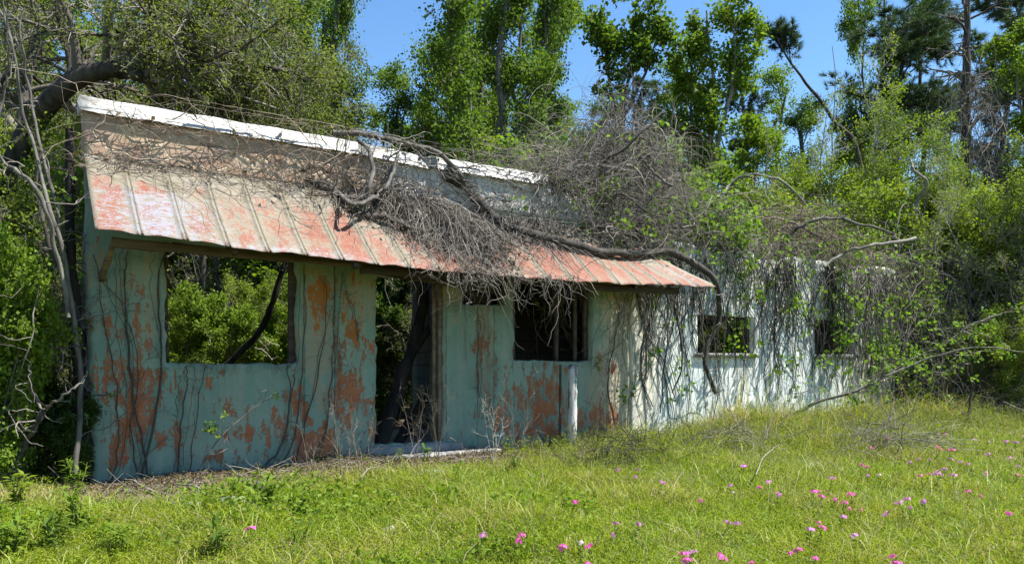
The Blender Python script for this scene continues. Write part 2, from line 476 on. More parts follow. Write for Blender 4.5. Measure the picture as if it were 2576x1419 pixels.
def wood_mat(name, c1, c2, sc=6, stretch=(.12,1,1), bare=None):
    t = NT(name)
    n = t.noise(sc*2, 5, .7, t.coord(stretch)); n2 = t.noise(3, 4, .6)
    col = t.mix(t.ramp(n, .35, .65), c1, c2)
    if bare: col = t.mix(t.ramp(t.math('ADD', n, t.math('MULTIPLY', t.math('SUBTRACT', n2, .5), .6)), .50, .57), col, bare)
    return t.done(t.bsdf(col, .85, .2, n, .6, .006))
def block_mat():
    t = NT('bare_concrete_block')
    sep = t.n('ShaderNodeSeparateXYZ'); tc = t.n('ShaderNodeTexCoord'); t.l(tc.outputs['Object'], sep.inputs[0])
    cb = t.n('ShaderNodeCombineXYZ'); t.l(t.math('ADD', sep.outputs[0], sep.outputs[1]), cb.inputs[0]); t.l(sep.outputs[2], cb.inputs[1])
    br = t.n('ShaderNodeTexBrick'); t.l(cb.outputs[0], br.inputs['Vector'])
    br.inputs['Scale'].default_value = 1.0; br.inputs['Brick Width'].default_value = .41; br.inputs['Row Height'].default_value = .205
    br.inputs['Mortar Size'].default_value = .008
    n = t.noise(5, 5, .65)
    col = t.mix(n, (.07,.065,.055), (.14,.13,.11))
    col = t.mix(br.outputs['Fac'], col, (.05,.047,.04))
    low = t.ramp(sep.outputs[2], 1.02, .98)
    col = t.mix(t.math('MULTIPLY', low, .6), col, (.08,.12,.10))
    return t.done(t.bsdf(col, .9, .15, br.outputs['Fac'], .4, -.01))
def ground_mat():
    t = NT('meadow_soil')
    n = t.noise(1.2, 4, .6); f = t.noise(18, 5, .7)
    col = t.mix(t.ramp(n, .4, .65), (.08,.10,.022), (.15,.14,.05))
    col = t.mix(t.math('MULTIPLY', t.ramp(f, .4, .7), .6), col, (.04,.05,.018))
    d = t.ramp(t.math('ADD', t.attr('dirt'), t.math('MULTIPLY', t.math('SUBTRACT', t.noise(3.5, 4, .6), .5), .9)), .4, .6)
    col = t.mix(d, col, t.mix(f, (.08,.062,.045), (.19,.16,.125)))
    return t.done(t.bsdf(col, .95, .1, f, .8, .03))
def grass_mat():
    t = NT('meadow_grass')
    r = t.island()
    col = t.mix(r, (.13,.215,.012), (.27,.325,.022))
    tc = t.n('ShaderNodeTexCoord')
    n = t.noise(.75, 6, .7); n2 = t.noise(2.6, 5, .7)
    col = t.mix(t.math('MULTIPLY', t.ramp(n, .46, .62), .8), col, t.mix(r, (.25,.265,.028), (.36,.33,.06)))
    col = t.mix(t.math('MULTIPLY', t.ramp(n2, .52, .66), .75), col, (.06,.125,.012))
    dry = t.ramp(t.math('ADD', t.math('FRACT', t.math('MULTIPLY', r, 13.7)), t.math('MULTIPLY', t.attr('dry'), .55)), .90, .97)
    col = t.mix(dry, col, (.34,.28,.15))
    b = t.bsdf(col, .5, .3)
    tr = t.n('ShaderNodeBsdfTranslucent'); t.l(t.mix(1.0, col, (1.3,1.4,.5), 'MULTIPLY'), tr.inputs[0])
    mx = t.n('ShaderNodeMixShader'); mx.inputs[0].default_value = .35
    t.l(b.outputs[0], mx.inputs[1]); t.l(tr.outputs[0], mx.inputs[2])
    return t.done(mx)
def petal_mat(name, c1, c2):
    t = NT(name)
    col = t.mix(t.island(), c1, c2)
    b = t.bsdf(col, .6, .2)
    tr = t.n('ShaderNodeBsdfTranslucent'); t.l(col, tr.inputs[0])
    mx = t.n('ShaderNodeMixShader'); mx.inputs[0].default_value = .35
    t.l(b.outputs[0], mx.inputs[1]); t.l(tr.outputs[0], mx.inputs[2])
    return t.done(mx)
M['wall'] = plaster_main(); M['wing'] = plaster_wing(); M['stone'] = stone_mat(); M['cap'] = cap_mat(); M['tin'] = metal_mat()
M['wood_old'] = wood_mat('weathered_timber', (.10,.07,.045), (.24,.185,.125))
M['wood_dark'] = wood_mat('dark_timber', (.03,.024,.018), (.085,.065,.048))
M['wood_brown'] = wood_mat('brown_timber', (.05,.036,.024), (.125,.092,.062))
M['wood_white'] = wood_mat('flaking_white_post', (.46,.445,.41), (.58,.565,.53), 5, (1,1,.12), (.11,.095,.075))
M['block'] = block_mat(); M['ground'] = ground_mat(); M['grass'] = grass_mat()
M['concrete'] = wood_mat('broken_concrete', (.20,.195,.175), (.32,.31,.28), 4, (1,1,1))
M['petal_magenta'] = petal_mat('petal_magenta', (.75,.08,.42), (.90,.18,.55))
M['petal_lilac'] = petal_mat('petal_lilac', (.68,.20,.56), (.80,.38,.72))
M['petal_pink'] = petal_mat('petal_pink', (.80,.16,.36), (.85,.28,.46))
M['petal_pale'] = petal_mat('petal_pale', (.66,.45,.62), (.78,.60,.72))
M['floor'] = wood_mat('dusty_slab', (.16,.15,.13), (.26,.24,.21), 3, (1,1,1))

# ------------------------------------------------------------------ camera, light, sky
cam = bpy.data.objects.new('camera', bpy.data.cameras.new('camera')); COL.objects.link(cam)
cam.location = (0, 0, ZC); cam.rotation_euler = (math.radians(90), 0, 0)
cam.data.sensor_width = 36; cam.data.lens = 36*FPX/2576
cam.data.shift_y = (VH-709.5)/2576
cam.data.clip_end = 3000; cam.data.clip_start = .05
scene.camera = cam
SA, SB, SC_ = 1.6, 1.25, 3.75
sv = np.array([SA*DX+SB*NX, SA*DY+SB*NY, SC_]); sv /= np.linalg.norm(sv)
sun = bpy.data.objects.new('sun', bpy.data.lights.new('sun', 'SUN')); COL.objects.link(sun)
sun.data.energy = 5.0; sun.data.angle = math.radians(.53); sun.data.color = (1, .965, .90)
import mathutils
sun.rotation_euler = mathutils.Vector(sv).to_track_quat('Z', 'Y').to_euler()
w = bpy.data.worlds.new('World'); scene.world = w; w.use_nodes = True
wn = w.node_tree; wn.nodes.clear()
sky = wn.nodes.new('ShaderNodeTexSky'); sky.sky_type = 'NISHITA'; sky.sun_disc = False
sky.sun_elevation = math.asin(sv[2]); sky.sun_rotation = math.atan2(sv[0], sv[1])
sky.air_density = 1.0; sky.dust_density = 0.0; sky.ozone_density = 1.5
bg = wn.nodes.new('ShaderNodeBackground'); bg.inputs[1].default_value = .092
wo = wn.nodes.new('ShaderNodeOutputWorld')
hs = wn.nodes.new('ShaderNodeHueSaturation'); hs.inputs['Saturation'].default_value = 1.2
wn.links.new(sky.outputs[0], hs.inputs['Color']); wn.links.new(hs.outputs[0], bg.inputs[0]); wn.links.new(bg.outputs[0], wo.inputs[0])
scene.view_settings.view_transform = 'Standard'; scene.view_settings.look = 'None'
scene.view_settings.exposure = 1.35; scene.view_settings.gamma = 1
scene.render.engine = 'CYCLES'
cy = scene.cycles
cy.max_bounces = 6; cy.diffuse_bounces = 3; cy.glossy_bounces = 2; cy.transmission_bounces = 4; cy.transparent_max_bounces = 4
cy.caustics_reflective = False; cy.caustics_refractive = False
cy.use_denoising = True

# ------------------------------------------------------------------ ground
def make_ground():
    near = np.linspace(-24, 24, 193)
    ext = np.array([28, 36, 50, 75, 120, 200, 400, 900.])
    xs = np.concatenate([-ext[::-1], near, ext]); ys = np.concatenate([-ext[::-1], near, ext]) + 8
    X, Y = np.meshgrid(xs, ys, indexing='ij')
    Z = gz(X, Y) + .05*(fbm(X*.8, Y*.8, 3)-.5)*(np.hypot(X, Y) < 30)
    s, p = to_sp(X, Y)
    dirt = .95*sstep(1.7, .9, p - .25*np.sin(s*1.9) )*sstep(7.2, 5.6, s)*sstep(-.6, .2, s)
    dirt = np.maximum(dirt, .8*sstep(-.1, -.4, p)*sstep(-14, -10, p))
    nx, ny = X.shape
    idx = np.arange(nx*ny).reshape(nx, ny)
    Q = np.stack([idx[:-1,:-1], idx[1:,:-1], idx[1:,1:], idx[:-1,1:]], -1).reshape(-1, 4)
    o = build('ground', np.stack([X,Y,Z], -1), Q, M['ground'], attrs={'dirt': dirt.ravel()}, smooth=True)
    tag(o, kind='structure')
make_ground()

# ------------------------------------------------------------------ building
bld = thing('abandoned_building', 'derelict low shop with peeling teal front, rusty tin awning and vine covered block wing', 'building', (OX, OY, 0), TH)
def part(mb, name, mat, parent=None, smooth=False, attrs=None):
    return mb.build(name, mat, parent or bld, smooth=smooth, attrs=attrs)
def blob(s, z, lst):
    a = np.zeros_like(s)
    for cs, cz, rs, rz, st in lst:
        d = np.sqrt(((s-cs)/rs)**2 + ((z-cz)/rz)**2)
        a = np.maximum(a, st*np.clip(1.5-d*.75, 0, 1))
    return a
def uvblob(lst, p=0.0):
    """(u0,v0,u1,v1,strength) photo rectangles on the facade -> ellipses in the facade frame"""
    out = []
    for u0, v0, u1, v1, st in lst:
        s0, _, _ = F(u0, (v0+v1)/2); s1, _, _ = F(u1, (v0+v1)/2)
        _, _, za = F((u0+u1)/2, v0); _, _, zb = F((u0+u1)/2, v1)
        out.append(((s0+s1)/2, (za+zb)/2, abs(s1-s0)/2, abs(za-zb)/2, st))
    return out
def wall_sheet(s0, s1, z0, z1, thick, holes, dx=.05, p=0.0, rough=.008, seed=1, top=None):
    """thick wall with openings, local building axes (x along, -y out)"""
    def lines(a, b, extra):
        g = list(np.arange(a, b, dx)) + [b]
        g = [q for q in g if all(abs(q-e) > dx*.45 for e in extra)] + list(extra)
        return np.array(sorted(set(g + [a, b])))
    S = lines(s0, s1, [h[0] for h in holes]+[h[1] for h in holes])
    Zl = lines(z0, z1, [q for h in holes for q in (h[2], h[3]) if z0 < q < z1])
    ns, nz = len(S), len(Zl)
    cs = .5*(S[1:]+S[:-1]); cz = .5*(Zl[1:]+Zl[:-1])
    keep = np.ones((ns-1, nz-1), bool)
    for h in holes:
        keep &= ~((cs[:,None] > h[0]) & (cs[:,None] < h[1]) & (cz[None] > h[2]) & (cz[None] < h[3]))
    SS, ZZ = np.meshgrid(S, Zl, indexing='ij')
    if top is not None:
        keep &= Zl[:-1][None] < top(cs)[:,None]-.012
        ZZ = np.minimum(ZZ, np.maximum(top(SS), Zl[0]))
    js = rough*2*(fbm(SS*9, ZZ*9, seed)-.5)*2; jz = rough*2*(fbm(SS*9+40, ZZ*9, seed+9)-.5)*2
    bulge = .012*(fbm(SS*1.5, ZZ*1.5, seed+5)-.5)*2
    fr = np.stack([SS+js, -p+bulge, ZZ+jz], -1).reshape(-1,3)
    bk = np.stack([SS+js, -p+thick+0*SS, ZZ+jz], -1).reshape(-1,3)
    N = ns*nz; idx = np.arange(N).reshape(ns, nz)
    Q = []
    a = idx[:-1,:-1][keep]; b = idx[1:,:-1][keep]; c = idx[1:,1:][keep]; d = idx[:-1,1:][keep]
    Q.append(np.stack([a,b,c,d],-1)); Q.append(np.stack([a+N,d+N,c+N,b+N],-1))
    kp = np.pad(keep, 1)
    for i in range(ns-1):
        for j in range(nz-1):
            if not keep[i,j]: continue
            if not kp[i,j+1]: Q.append([[idx[i,j], idx[i,j+1], idx[i,j+1]+N, idx[i,j]+N]])
            if not kp[i+2,j+1]: Q.append([[idx[i+1,j], idx[i+1,j]+N, idx[i+1,j+1]+N, idx[i+1,j+1]]])
            if not kp[i+1,j]: Q.append([[idx[i,j], idx[i,j]+N, idx[i+1,j]+N, idx[i+1,j]]])
            if not kp[i+1,j+2]: Q.append([[idx[i,j+1], idx[i+1,j+1], idx[i+1,j+1]+N, idx[i,j+1]+N]])
    V = np.concatenate([fr, bk]); Q = np.concatenate([np.asarray(q) for q in Q])
    used = np.zeros(2*N, bool); used[Q.ravel()] = True
    mp = np.cumsum(used)-1
    return V[used], mp[Q], np.concatenate([SS.ravel()]*2)[used], np.concatenate([ZZ.ravel()]*2)[used]

sW1a = F(420,800)[0]; sW1b = F(748,800)[0]; zSill1 = F(590,915)[2]
sDa = F(945,950)[0]; sDb = F(1117,950)[0]
sW2a = F(1293,800)[0]; sW2b = F(1490,800)[0]; zSill2 = F(1390,908)[2]
sHa = F(1160,730)[0]; sHb = F(1272,730)[0]; zHb = F(1215,767)[2]
S_END = F(1585,900)[0]
holes = [(sW1a, sW1b, zSill1, 2.32), (sDa, sDb, .10, 2.10), (sHa, sHb, zHb, 2.42), (sW2a, sW2b, zSill2, 2.32)]
V, Q, vs, vz = wall_sheet(0, S_END, -.15, 3.02, .20, holes, .045, rough=.016)
lean = -.055*sstep(1.2, 0, vs)*np.clip(vz, 0, 3)/2.2
V[:,0] += lean
red = 1.0*blob(vs, vz, uvblob([(420,925,470,1010,.4),(500,1130,640,1165,.4),(860,690,940,760,.3),(1000,1085,1110,1130,.3),(1360,1080,1430,1150,.6),(240,920,270,1000,.5),
    (250,885,330,985,.62),(235,770,300,860,.42),(330,720,375,790,.5),(300,830,380,1000,.48),(285,1060,320,1160,.85),(260,1080,325,1150,.5),
    (320,960,400,1090,.72),(370,920,450,990,.42),(375,1080,475,1130,.55),(480,940,560,990,.4),(540,1000,640,1060,.38),(560,1070,690,1110,.58),
    (640,1040,760,1120,.42),(735,960,775,1080,.62),(745,1080,840,1200,.95),(720,980,760,1040,.5),(840,930,905,1060,.72),(880,990,945,1090,.45),
    (890,845,950,905,.55),(840,820,900,900,.38),(1195,850,1230,900,.75),(1200,1000,1300,1060,.46),(1230,1020,1290,1090,.62),(1310,950,1420,1060,.66),
    (1320,1000,1430,1110,.62),(1340,900,1430,960,.42),(1290,1070,1330,1120,.5),(1450,1020,1560,1110,.62),(1500,880,1560,940,.4),(1240,900,1300,960,.34),(460,1130,700,1150,.25),(900,1060,960,1130,.4)]))
orange = blob(vs, vz, uvblob([(780,705,825,790,.8),(790,780,815,850,.5),(860,740,905,860,.52),(865,800,890,840,.55),(895,855,930,890,.5),(330,735,355,760,.5)]))
tan = 1.18*blob(vs, vz, uvblob([
    (220,630,290,720,.6),(300,640,420,900,.5),(330,880,440,1000,.4),(760,670,840,1000,.7),(850,680,945,830,.6),(440,930,560,1000,.35),(255,830,310,960,.45),
    (1195,760,1240,1010,.7),(1130,790,1190,870,.3),(1490,900,1590,1110,.95),(1510,1000,1600,1140,1.0),(1240,700,1290,800,.4),(960,680,1160,760,.9),(380,1000,480,1180,.3),(620,1130,750,1200,.3)]))
grime_shade = blob(vs, vz, uvblob([(1195,740,1245,1080,.55),(840,690,862,1100,.5),(420,905,760,940,.5),(1290,905,1500,930,.45),(230,1150,760,1260,.42),(760,1120,960,1260,.45),(1130,1100,1420,1220,.4),(1100,750,1300,790,.6)]))
grime_shade = np.maximum(grime_shade, .42*sstep(2.0, 2.9, vz))
pale = blob(vs, vz, [(6.75, 1.2, .30, 1.6, .8)])
front = build('front_wall', V, Q, M['wall'], bld, attrs={'pale': pale, 'red': red, 'orange': orange, 'tan': tan, 'grime_shade': grime_shade})

# block wing
WS1 = F(2250,900)[0]; WT = 2.93
wa = F(1752,840); wb = F(1895,840); wc_ = F(2047,850); wd = F(2147,850)
hol = [(wa[0], wb[0], F(1820,890)[2], F(1820,795)[2]), (wc_[0], wd[0], F(2100,893)[2], F(2100,806)[2])]
def wtop(s): return WT - .05 + .10*(noise2(s*3.2, s*0+3, 5)-.5) - .10*(noise2(s*.9, s*0+9, 6) > .6)
V, Q, vs, vz = wall_sheet(S_END, WS1, -.15, WT+.05, .20, hol, .06, p=.02, seed=21, top=wtop)
tanw = blob(vs, vz, [(S_END+.15, 1.2, .35, 1.5, .75), (13.4, 1.2, 1.0, 1.8, .9), (10.4, 2.6, 1.2, .5, .5), (12.4, 2.3, .8, .7, .5)])
redw = blob(vs, vz, [(S_END+.2, .8, .25, .4, .40), (S_END+.15, 1.6, .2, .3, .34), (8.3, 1.0, .15, .3, .3)])
grime_shade_w = blob(vs, vz, [(float(F(1985,900)[0]), 1.5, .10, 1.7, .52), (float(F(1925,900)[0]), 1.8, .06, 1.3, .40), (float(F(1700,900)[0]), 1.6, .10, 1.4, .36), (float(F(2200,900)[0]), 1.4, .25, 1.6, .46), (float(F(1830,760)[0]), 2.3, .5, .35, .42), (13.7, .8, .7, 1.2, .45), (9.2, 2.7, .8, .4, .4), (11.3, 2.7, .5, .5, .42), (11.3, .2, 3, .35, .35)])  # first two columns paint shade streaks into the wall colour, the rest grime
build('wing_wall', V, Q, M['wing'], bld, attrs={'red': redw, 'tan': tanw, 'grime_shade': grime_shade_w})
for (a, b, z0, z1) in hol:
    mb = MB(); mb.box(a-.06, b+.05, -.075, .10, z0-.055, z0+.012, .004)
    part(mb, 'window_ledge', M['concrete'])
def beams(name, lst, mat):
    for a_, b_, w_, h_ in lst:
        mb = MB(); mb.beam(a_, b_, w_, h_, 8, .002); part(mb, name, mat)
for (a, b, z0, z1), nm in zip(hol, (1, 2)):
    beams('window_head', [((a+.02, .11, z1-.03), (b-.02, .11, z1-.03), .06, .06)], M['wood_dark'])
    beams('window_post', [((b-.03, .11, z0+.02), (b-.03, .11, z1-.065), .06, .06)] + ([((a+.60*(b-a), .11, z0+.02), (a+.60*(b-a), .11, z1-.065), .05, .05)] if nm == 2 else []), M['wood_dark'])
# side walls, broken
def solid_wall(name, s0, s1, q0, q1, z0, z1f, mat, n=14):
    """wall seen from the side, along q (into the building) when s1-s0 is thin; ragged top z1f(t)"""
    mb = MB(); along_q = (q1-q0) > (s1-s0)
    for i in range(n):
        t0, t1 = i/n, (i+1)/n
        za, zb = z1f(t0), z1f(t1)
        if along_q: c = [[s0,q0+(q1-q0)*t0],[s1,q0+(q1-q0)*t0],[s1,q0+(q1-q0)*t1],[s0,q0+(q1-q0)*t1]]; zz = [za,za,zb,zb]
        else: c = [[s0+(s1-s0)*t0,q0],[s0+(s1-s0)*t1,q0],[s0+(s1-s0)*t1,q1],[s0+(s1-s0)*t0,q1]]; zz = [za,zb,zb,za]
        Vv = [[*p_, z0] for p_ in c] + [[*p_, z_] for p_, z_ in zip(c, zz)]
        Qq = [[4,5,6,7],[0,1,5,4] if not along_q else [1,2,6,5],[2,3,7,6] if not along_q else [3,0,4,7]]
        if i == 0: Qq.append([3,0,4,7] if not along_q else [0,1,5,4])
        if i == n-1: Qq.append([1,2,6,5] if not along_q else [2,3,7,6])
        mb.add(Vv, Qq)
    return part(mb, name, mat)
zz0 = np.zeros(1)
solid_wall('side_wall', 0.0, .2, .203, 1.15, -.15, lambda t: 2.98-.15*t-1.1*max(0, t-.55)**1.0, M['block'])
solid_wall('partition_wall', sDb+.06, sDb+.24, .203, .52, -.15, lambda t: 2.6-.5*t, M['block'])
solid_wall('rear_wall', 4.75, 8.05, 2.5, 2.7, -.15, lambda t: 2.62, M['block'])
solid_wall('side_wall', 8.05, 8.25, .225, 2.7, -.15, lambda t: 2.62, M['block'])
solid_wall('side_wall', WS1-.2, WS1, .183, 4.0, -.15, lambda t: 2.6-1.2*t, M['block'])
mb = MB()
for i in range(9):
    q = .2+i*.30
    mb.box(2.6 if i > 3 else 3.2, 8.25, q, q+.297, 2.625+.01*(i % 2), 2.66+.01*(i % 2), .003)  # the stretch over the door room is added to darken it
part(mb, 'roof', M['wood_dark'])
mb = MB()
for k in range(5): mb.beam((3.9+k*.95, .22, 2.55), (3.9+k*.95, 2.6, 2.55), .05, .14, 5)
part(mb, 'rafter', M['wood_dark'])
mb = MB(); mb.box(.2, 8.0, .205, 2.5, -.10, .03); part(mb, 'floor_slab', M['floor'])
mb = MB(); mb.box(sDa-.1, sDb+.15, -.16, .20, -.12, .085, .012); mb.box(sDa-.3, sDb+.6, -.36, -.163, -.2, .0, .012); part(mb, 'door_step', M['concrete'])
# door: header timber, jambs
mb = MB(); mb.beam((sDa-.02, -.02, 2.16), (sHb-.02, -.03, 2.00), .10, .10, 10, .006); part(mb, 'door_lintel', M['wood_dark'])
mb = MB(); mb.beam((sDb-.03, .06, .09), (sDb-.02, .06, 2.06), .05, .05, 10, .002); mb.beam((sDb-.075, .13, .09), (sDb-.07, .13, 2.05), .06, .03, 10, .002); part(mb, 'door_jamb', M['wood_old'])
# header boards over the door (bare tan)
mb = MB(); sa = F(960,700)[0]; sb = F(1150,700)[0]
mb.box(sa, sa+(sb-sa)*.52, -.035, -.005, 2.19, 2.46, .006); mb.box(sa+(sb-sa)*.53, sb, -.030, -.004, 2.12, 2.47, .006); part(mb, 'header_board', M['wood_old'])
# window 2 frame
beams('window_post', [((sW2b-.05, .10, zSill2), (sW2b-.05, .10, 2.3), .05, .06), ((sW2b-.22, .12, zSill2), (sW2b-.22, .12, 2.3), .04, .05),
  ((sW2a+.04, .10, zSill2), (sW2a+.04, .10, 2.3), .05, .06), ((sW2a+(sW2b-sW2a)*.6, .14, zSill2), (sW2a+(sW2b-sW2a)*.6, .14, 2.3), .05, .05),
  ((sW1b-.02, .10, zSill1), (sW1b-.02, .10, 2.3), .05, .10), ((sW1a+.01, .10, zSill1), (sW1a-.02, .10, 2.3), .02, .06)], M['wood_dark'])
# dark sheet hanging behind the broken hole
mb = MB(); mb.box(sHa+.25, sHb-.06, .215, .235, zHb+.05, 2.44, .01); part(mb, 'hanging_board', M['wood_dark'])

# parapet
def par_top(s): return np.where(s < 5.50, 3.50, 3.42 - .22*sstep(5.5, 7.2, s))
V, Q, vs, vz = wall_sheet(0, 7.0, 3.02, 3.50, .22, [], .06, p=-.003, seed=41, top=par_top)
V[:,0] += -.055*sstep(1.2, 0, vs)*vz/2.2
build('parapet_wall', V, Q, M['stone'], bld, attrs={'white': np.clip(sstep(2.3, 4.0, vs)*1.2, 0, 1)*.9 + .0})
def cap_piece(s0, s1, z, tilt=0.0, name='parapet_cap'):
    n = max(4, int((s1-s0)/.15)); mb = MB(); 
    ss = np.linspace(s0, s1, n); V = []
    for i, s in enumerate(ss):
        lx = -.055*float(sstep(1.2, 0, s))*z/2.2
        dz = tilt*(s-s0)/(s1-s0) + rng.normal(0, .004)
        for y, zz in ((-.026, z), (-.028, z+.135), (-.012, z+.15), (.27, z+.165), (.27, z+.02), (-.05, z-.0)):
            V.append([s+lx, y+rng.normal(0,.002), zz+dz])
    Qs = []
    for i in range(n-1):
        for j in range(6): Qs.append([i*6+j, i*6+(j+1)%6, i*6+6+(j+1)%6, i*6+6+j][::-1])
    e = (n-1)*6
    Qs += [[0,1,2,3],[0,3,4,5],[e+3,e+2,e+1,e],[e+5,e+4,e+3,e]]
    mb.add(V, Qs); return part(mb, name, M['cap'])
cap_piece(-.03, 2.72, 3.475); cap_piece(2.75, 3.62, 3.47, -.035); cap_piece(3.65, F(1376,460)[0], 3.45, .01)

# awning
def awning():
    s0, s1 = -.08, 7.70; seam = .372
    offs = [(0, 0), (seam-.045, .002), (seam-.040, .012), (seam-.030, .012), (seam-.026, .004), (seam-.010, .004), (seam-.006, .020), (seam+.004, .020), (seam+.009, .002)]
    S = []; H = []; base = s0+.0
    k = 0
    while base + k*seam < s1:
        for o, h in [(.04,0),(.12,.002),(.20,.002),(.28,.002)] + offs[1:]:
            sv_ = base + k*seam + o
            if sv_ < s1: S.append(sv_); H.append(h)
        k += 1
    S = np.array([s0]+S+[s1]); H = np.array([0]+H+[0])
    T = np.linspace(0, 1, 26)
    SS, TT = np.meshgrid(S, T, indexing='ij'); HH = np.repeat(H[:,None], len(T), 1)
    # the far end is pulled out of line: its wall edge stops short of its eave
    skew = 1.1*sstep(5.6, 7.7, SS)*(1-TT)
    Sx = SS - skew
    Pp = TT*AW_P*(1+0.0*SS) + (.03*(noise2(SS*2.3, TT*0, 8)-.5))*TT
    Z = aw_z(Sx, Pp) + HH*(1-.55*(TT < .15)) + .030*(fbm(SS*2.2, TT*2.0, 77)-.5)*2 
    Z += .006*TT**3*np.sin(SS*2*np.pi/seam)          # scalloped eave
    Z[:, -1] -= .012
    top = np.stack([Sx, -Pp, Z], -1).reshape(-1,3)
    bot = top.copy(); bot[:,2] -= .004
    ns, nt = SS.shape; N = ns*nt; idx = np.arange(N).reshape(ns, nt)
    a = idx[:-1,:-1].ravel(); b = idx[1:,:-1].ravel(); c = idx[1:,1:].ravel(); d = idx[:-1,1:].ravel()
    Q = [np.stack([a,d,c,b],-1), np.stack([a,b,c,d],-1)+N]
    e = idx[:,-1]; Q.append(np.stack([e[:-1], e[:-1]+N, e[1:]+N, e[1:]], -1))
    e = idx[0,:]; Q.append(np.stack([e[:-1], e[:-1]+N, e[1:]+N, e[1:]], -1))
    e = idx[-1,:]; Q.append(np.stack([e[1:], e[1:]+N, e[:-1]+N, e[:-1]], -1))
    pan = np.floor((SS-s0)/seam); fr = ((SS-s0)/seam) % 1
    rr = np.random.default_rng(5); pr = rr.random(40)[np.clip(pan.astype(int),0,39)]
    ctr = np.clip(1-(np.abs(fr-.44)/.46)**4, 0, 1)
    red = np.clip(.25+.75*ctr,0,1)*(.45+.22*pr)*sstep(.10, .36, TT)*(.85+.2*sstep(.2,.8,TT)) + .28*(fbm(SS*1.3+5, TT*1.6, 91)-.5)*sstep(.1,.3,TT)
    red = np.where(pan <= 1, red*1.0, red); red *= np.where(pan >= 4, 1.12, 1)
    lil = .62*np.clip(1-np.abs(SS-.45)/1.15, 0, 1)*sstep(.18,.5,TT) + .35*np.clip(1-np.abs(SS-7.4)/1.2,0,1)*sstep(.3,.8,TT)
    lil = np.maximum(lil, .42*sstep(.72,1.0,TT)*sstep(.1,.6,SS)*sstep(3.6,2,SS))
    grime_shade = .22*(HH > .003) + .35*sstep(.1, 0, TT) + .3*sstep(4.2,5.6,SS)*(1-TT)
    rust = .34*((fr > .84) | (fr < .04)) + .30*sstep(.93,1.0,TT) + .16*(rr.random(SS.shape) > .97)
    at = {k_: np.concatenate([x.ravel()]*2) for k_, x in (('red',red),('lilac',lil),('grime_shade',grime_shade),('rust',rust))}
    build('awning', np.concatenate([top, bot]), Q, M['tin'], bld, attrs=at)
awning()
mb = MB(); ba = F(282,610,.62); bb = F(950,668,.62); mb.beam((ba[0],-.62,ba[2]), (bb[0],-.62,bb[2]), .05, .085, 16, .004); part(mb, 'awning_beam', M['wood_brown'])
mb = MB(); mb.beam((2.47, -.62, 2.08), (5.2, -.66, 2.09), .05, .09, 12, .004); mb.beam((5.25, -.70, 2.05), (7.2, -.70, 2.07), .05, .09, 10, .004); part(mb, 'awning_beam', M['wood_dark'])
mb = MB(); mb.beam((.06, -.03, 1.88), (.10, -.58, 2.16), .05, .05, 6, .004); part(mb, 'awning_brace', M['wood_old'])
for s_ in (1.1, 2.3, 3.6, 4.9, 6.2):
    mb = MB(); mb.beam((s_, -.02, 2.86), (s_, -.90, aw_eave(s_)-.06), .05, .07, 5, .004)
    part(mb, 'awning_rafter', M['wood_dark'])

# ------------------------------------------------------------------ loose post
pb = F(1438, 1142, .50); pt = F(1441, 920, .47)
post = thing('wooden_post', 'flaking white wooden post standing loose in front of the small dark window', 'post', L(*pb))
P = resample([L(pb[0], pb[1], -.2), L((pb[0]+pt[0])/2, .49, .5), L(*pt)], 16, .003)
ang = np.arange(4)*np.pi/2+TH+np.pi/4
mb = MB(); V = []
for k in range(16):
    for j in range(8):
        a = TH + np.pi/8 + j*np.pi/4; r = .062 + rng.normal(0,.0035)
        V.append([P[k,0]+r*math.cos(a), P[k,1]+r*math.sin(a), P[k,2]+(rng.normal(0,.03) if k == 15 else 0)])
Qs = [[k*8+j, k*8+(j+1)%8, k*8+8+(j+1)%8, k*8+8+j] for k in range(15) for j in range(8)]
Qs += [[120,121,122,123],[120,123,124,127],[124,125,126,127]]
mb.add(V, Qs); mb.build('shaft', M['wood_white'], post, origin=L(*pb))
mb = MB(); b0 = L(pb[0]-.13, .42, -.15); b1 = L(pt[0]-.15, .40, zSill2-.05); mb.beam(b0, b1, .05, .03, 8, .003)
mb.build('side_board', M['wood_dark'], post, origin=L(*pb))

# ------------------------------------------------------------------ vines on the building
def rwid(lo, hi, n):
    return np.clip(lo*np.exp(np.abs(rng.normal(0, .62, n))), lo*.8, hi*1.9)
def lw(P):
    P = np.asarray(P, float); return L(P[...,0], P[...,1], P[...,2])
def vine(label, pts, r0, r1, mat='bark_grey', K=30, jit=.012, name='vine', group=None, twigs=0, sides=7, leafn=0, cat='vine', tl=.35, tr=.006):
    """one woody stem through world points"""
    P, R = limb(pts, r0, r1, K, jit, sides)
    o = thing(name, label, cat, P[0,0], group=group)
    V, Q = tubes(P, R, sides); build('stem', V, Q, M[mat], o, P[0,0], smooth=True)
    if twigs:
        C, CR = kids(P, R, twigs, .05, 1, 60, (.5,1.3), .6, 9, .35, -.02, Lfix=tl, rmin=tr*.7); CR = np.minimum(CR, tr)
        C2, CR2 = kids(C, CR, 2, .3, 1, 45, (.4,.9), .6, 6, .35, 0, rmin=.002)
        Va, Qa = tubes(C, CR, 3); Vb, Qb = tubes(C2, CR2, 3)
        build('twigs', np.concatenate([Va,Vb]), np.concatenate([Qa, Qb+len(Va)]), M['twig_grey'], o, P[0,0])
        if leafn:
            lp = leaf_pts(C2, leafn, .2, .03); Vl, Ql = leaves(lp, .065, .75); build('leaves', Vl, Ql, M['leaf_vine'], o, P[0,0])
    return o
def strands(n, start, dirs, length, K, wig, up, r, cons=None, taper=.5):
    P = grow(start, dirs, length, K, wig, up, cons)
    R = r[:, None]*np.linspace(1, taper, K)[None]
    return P, R
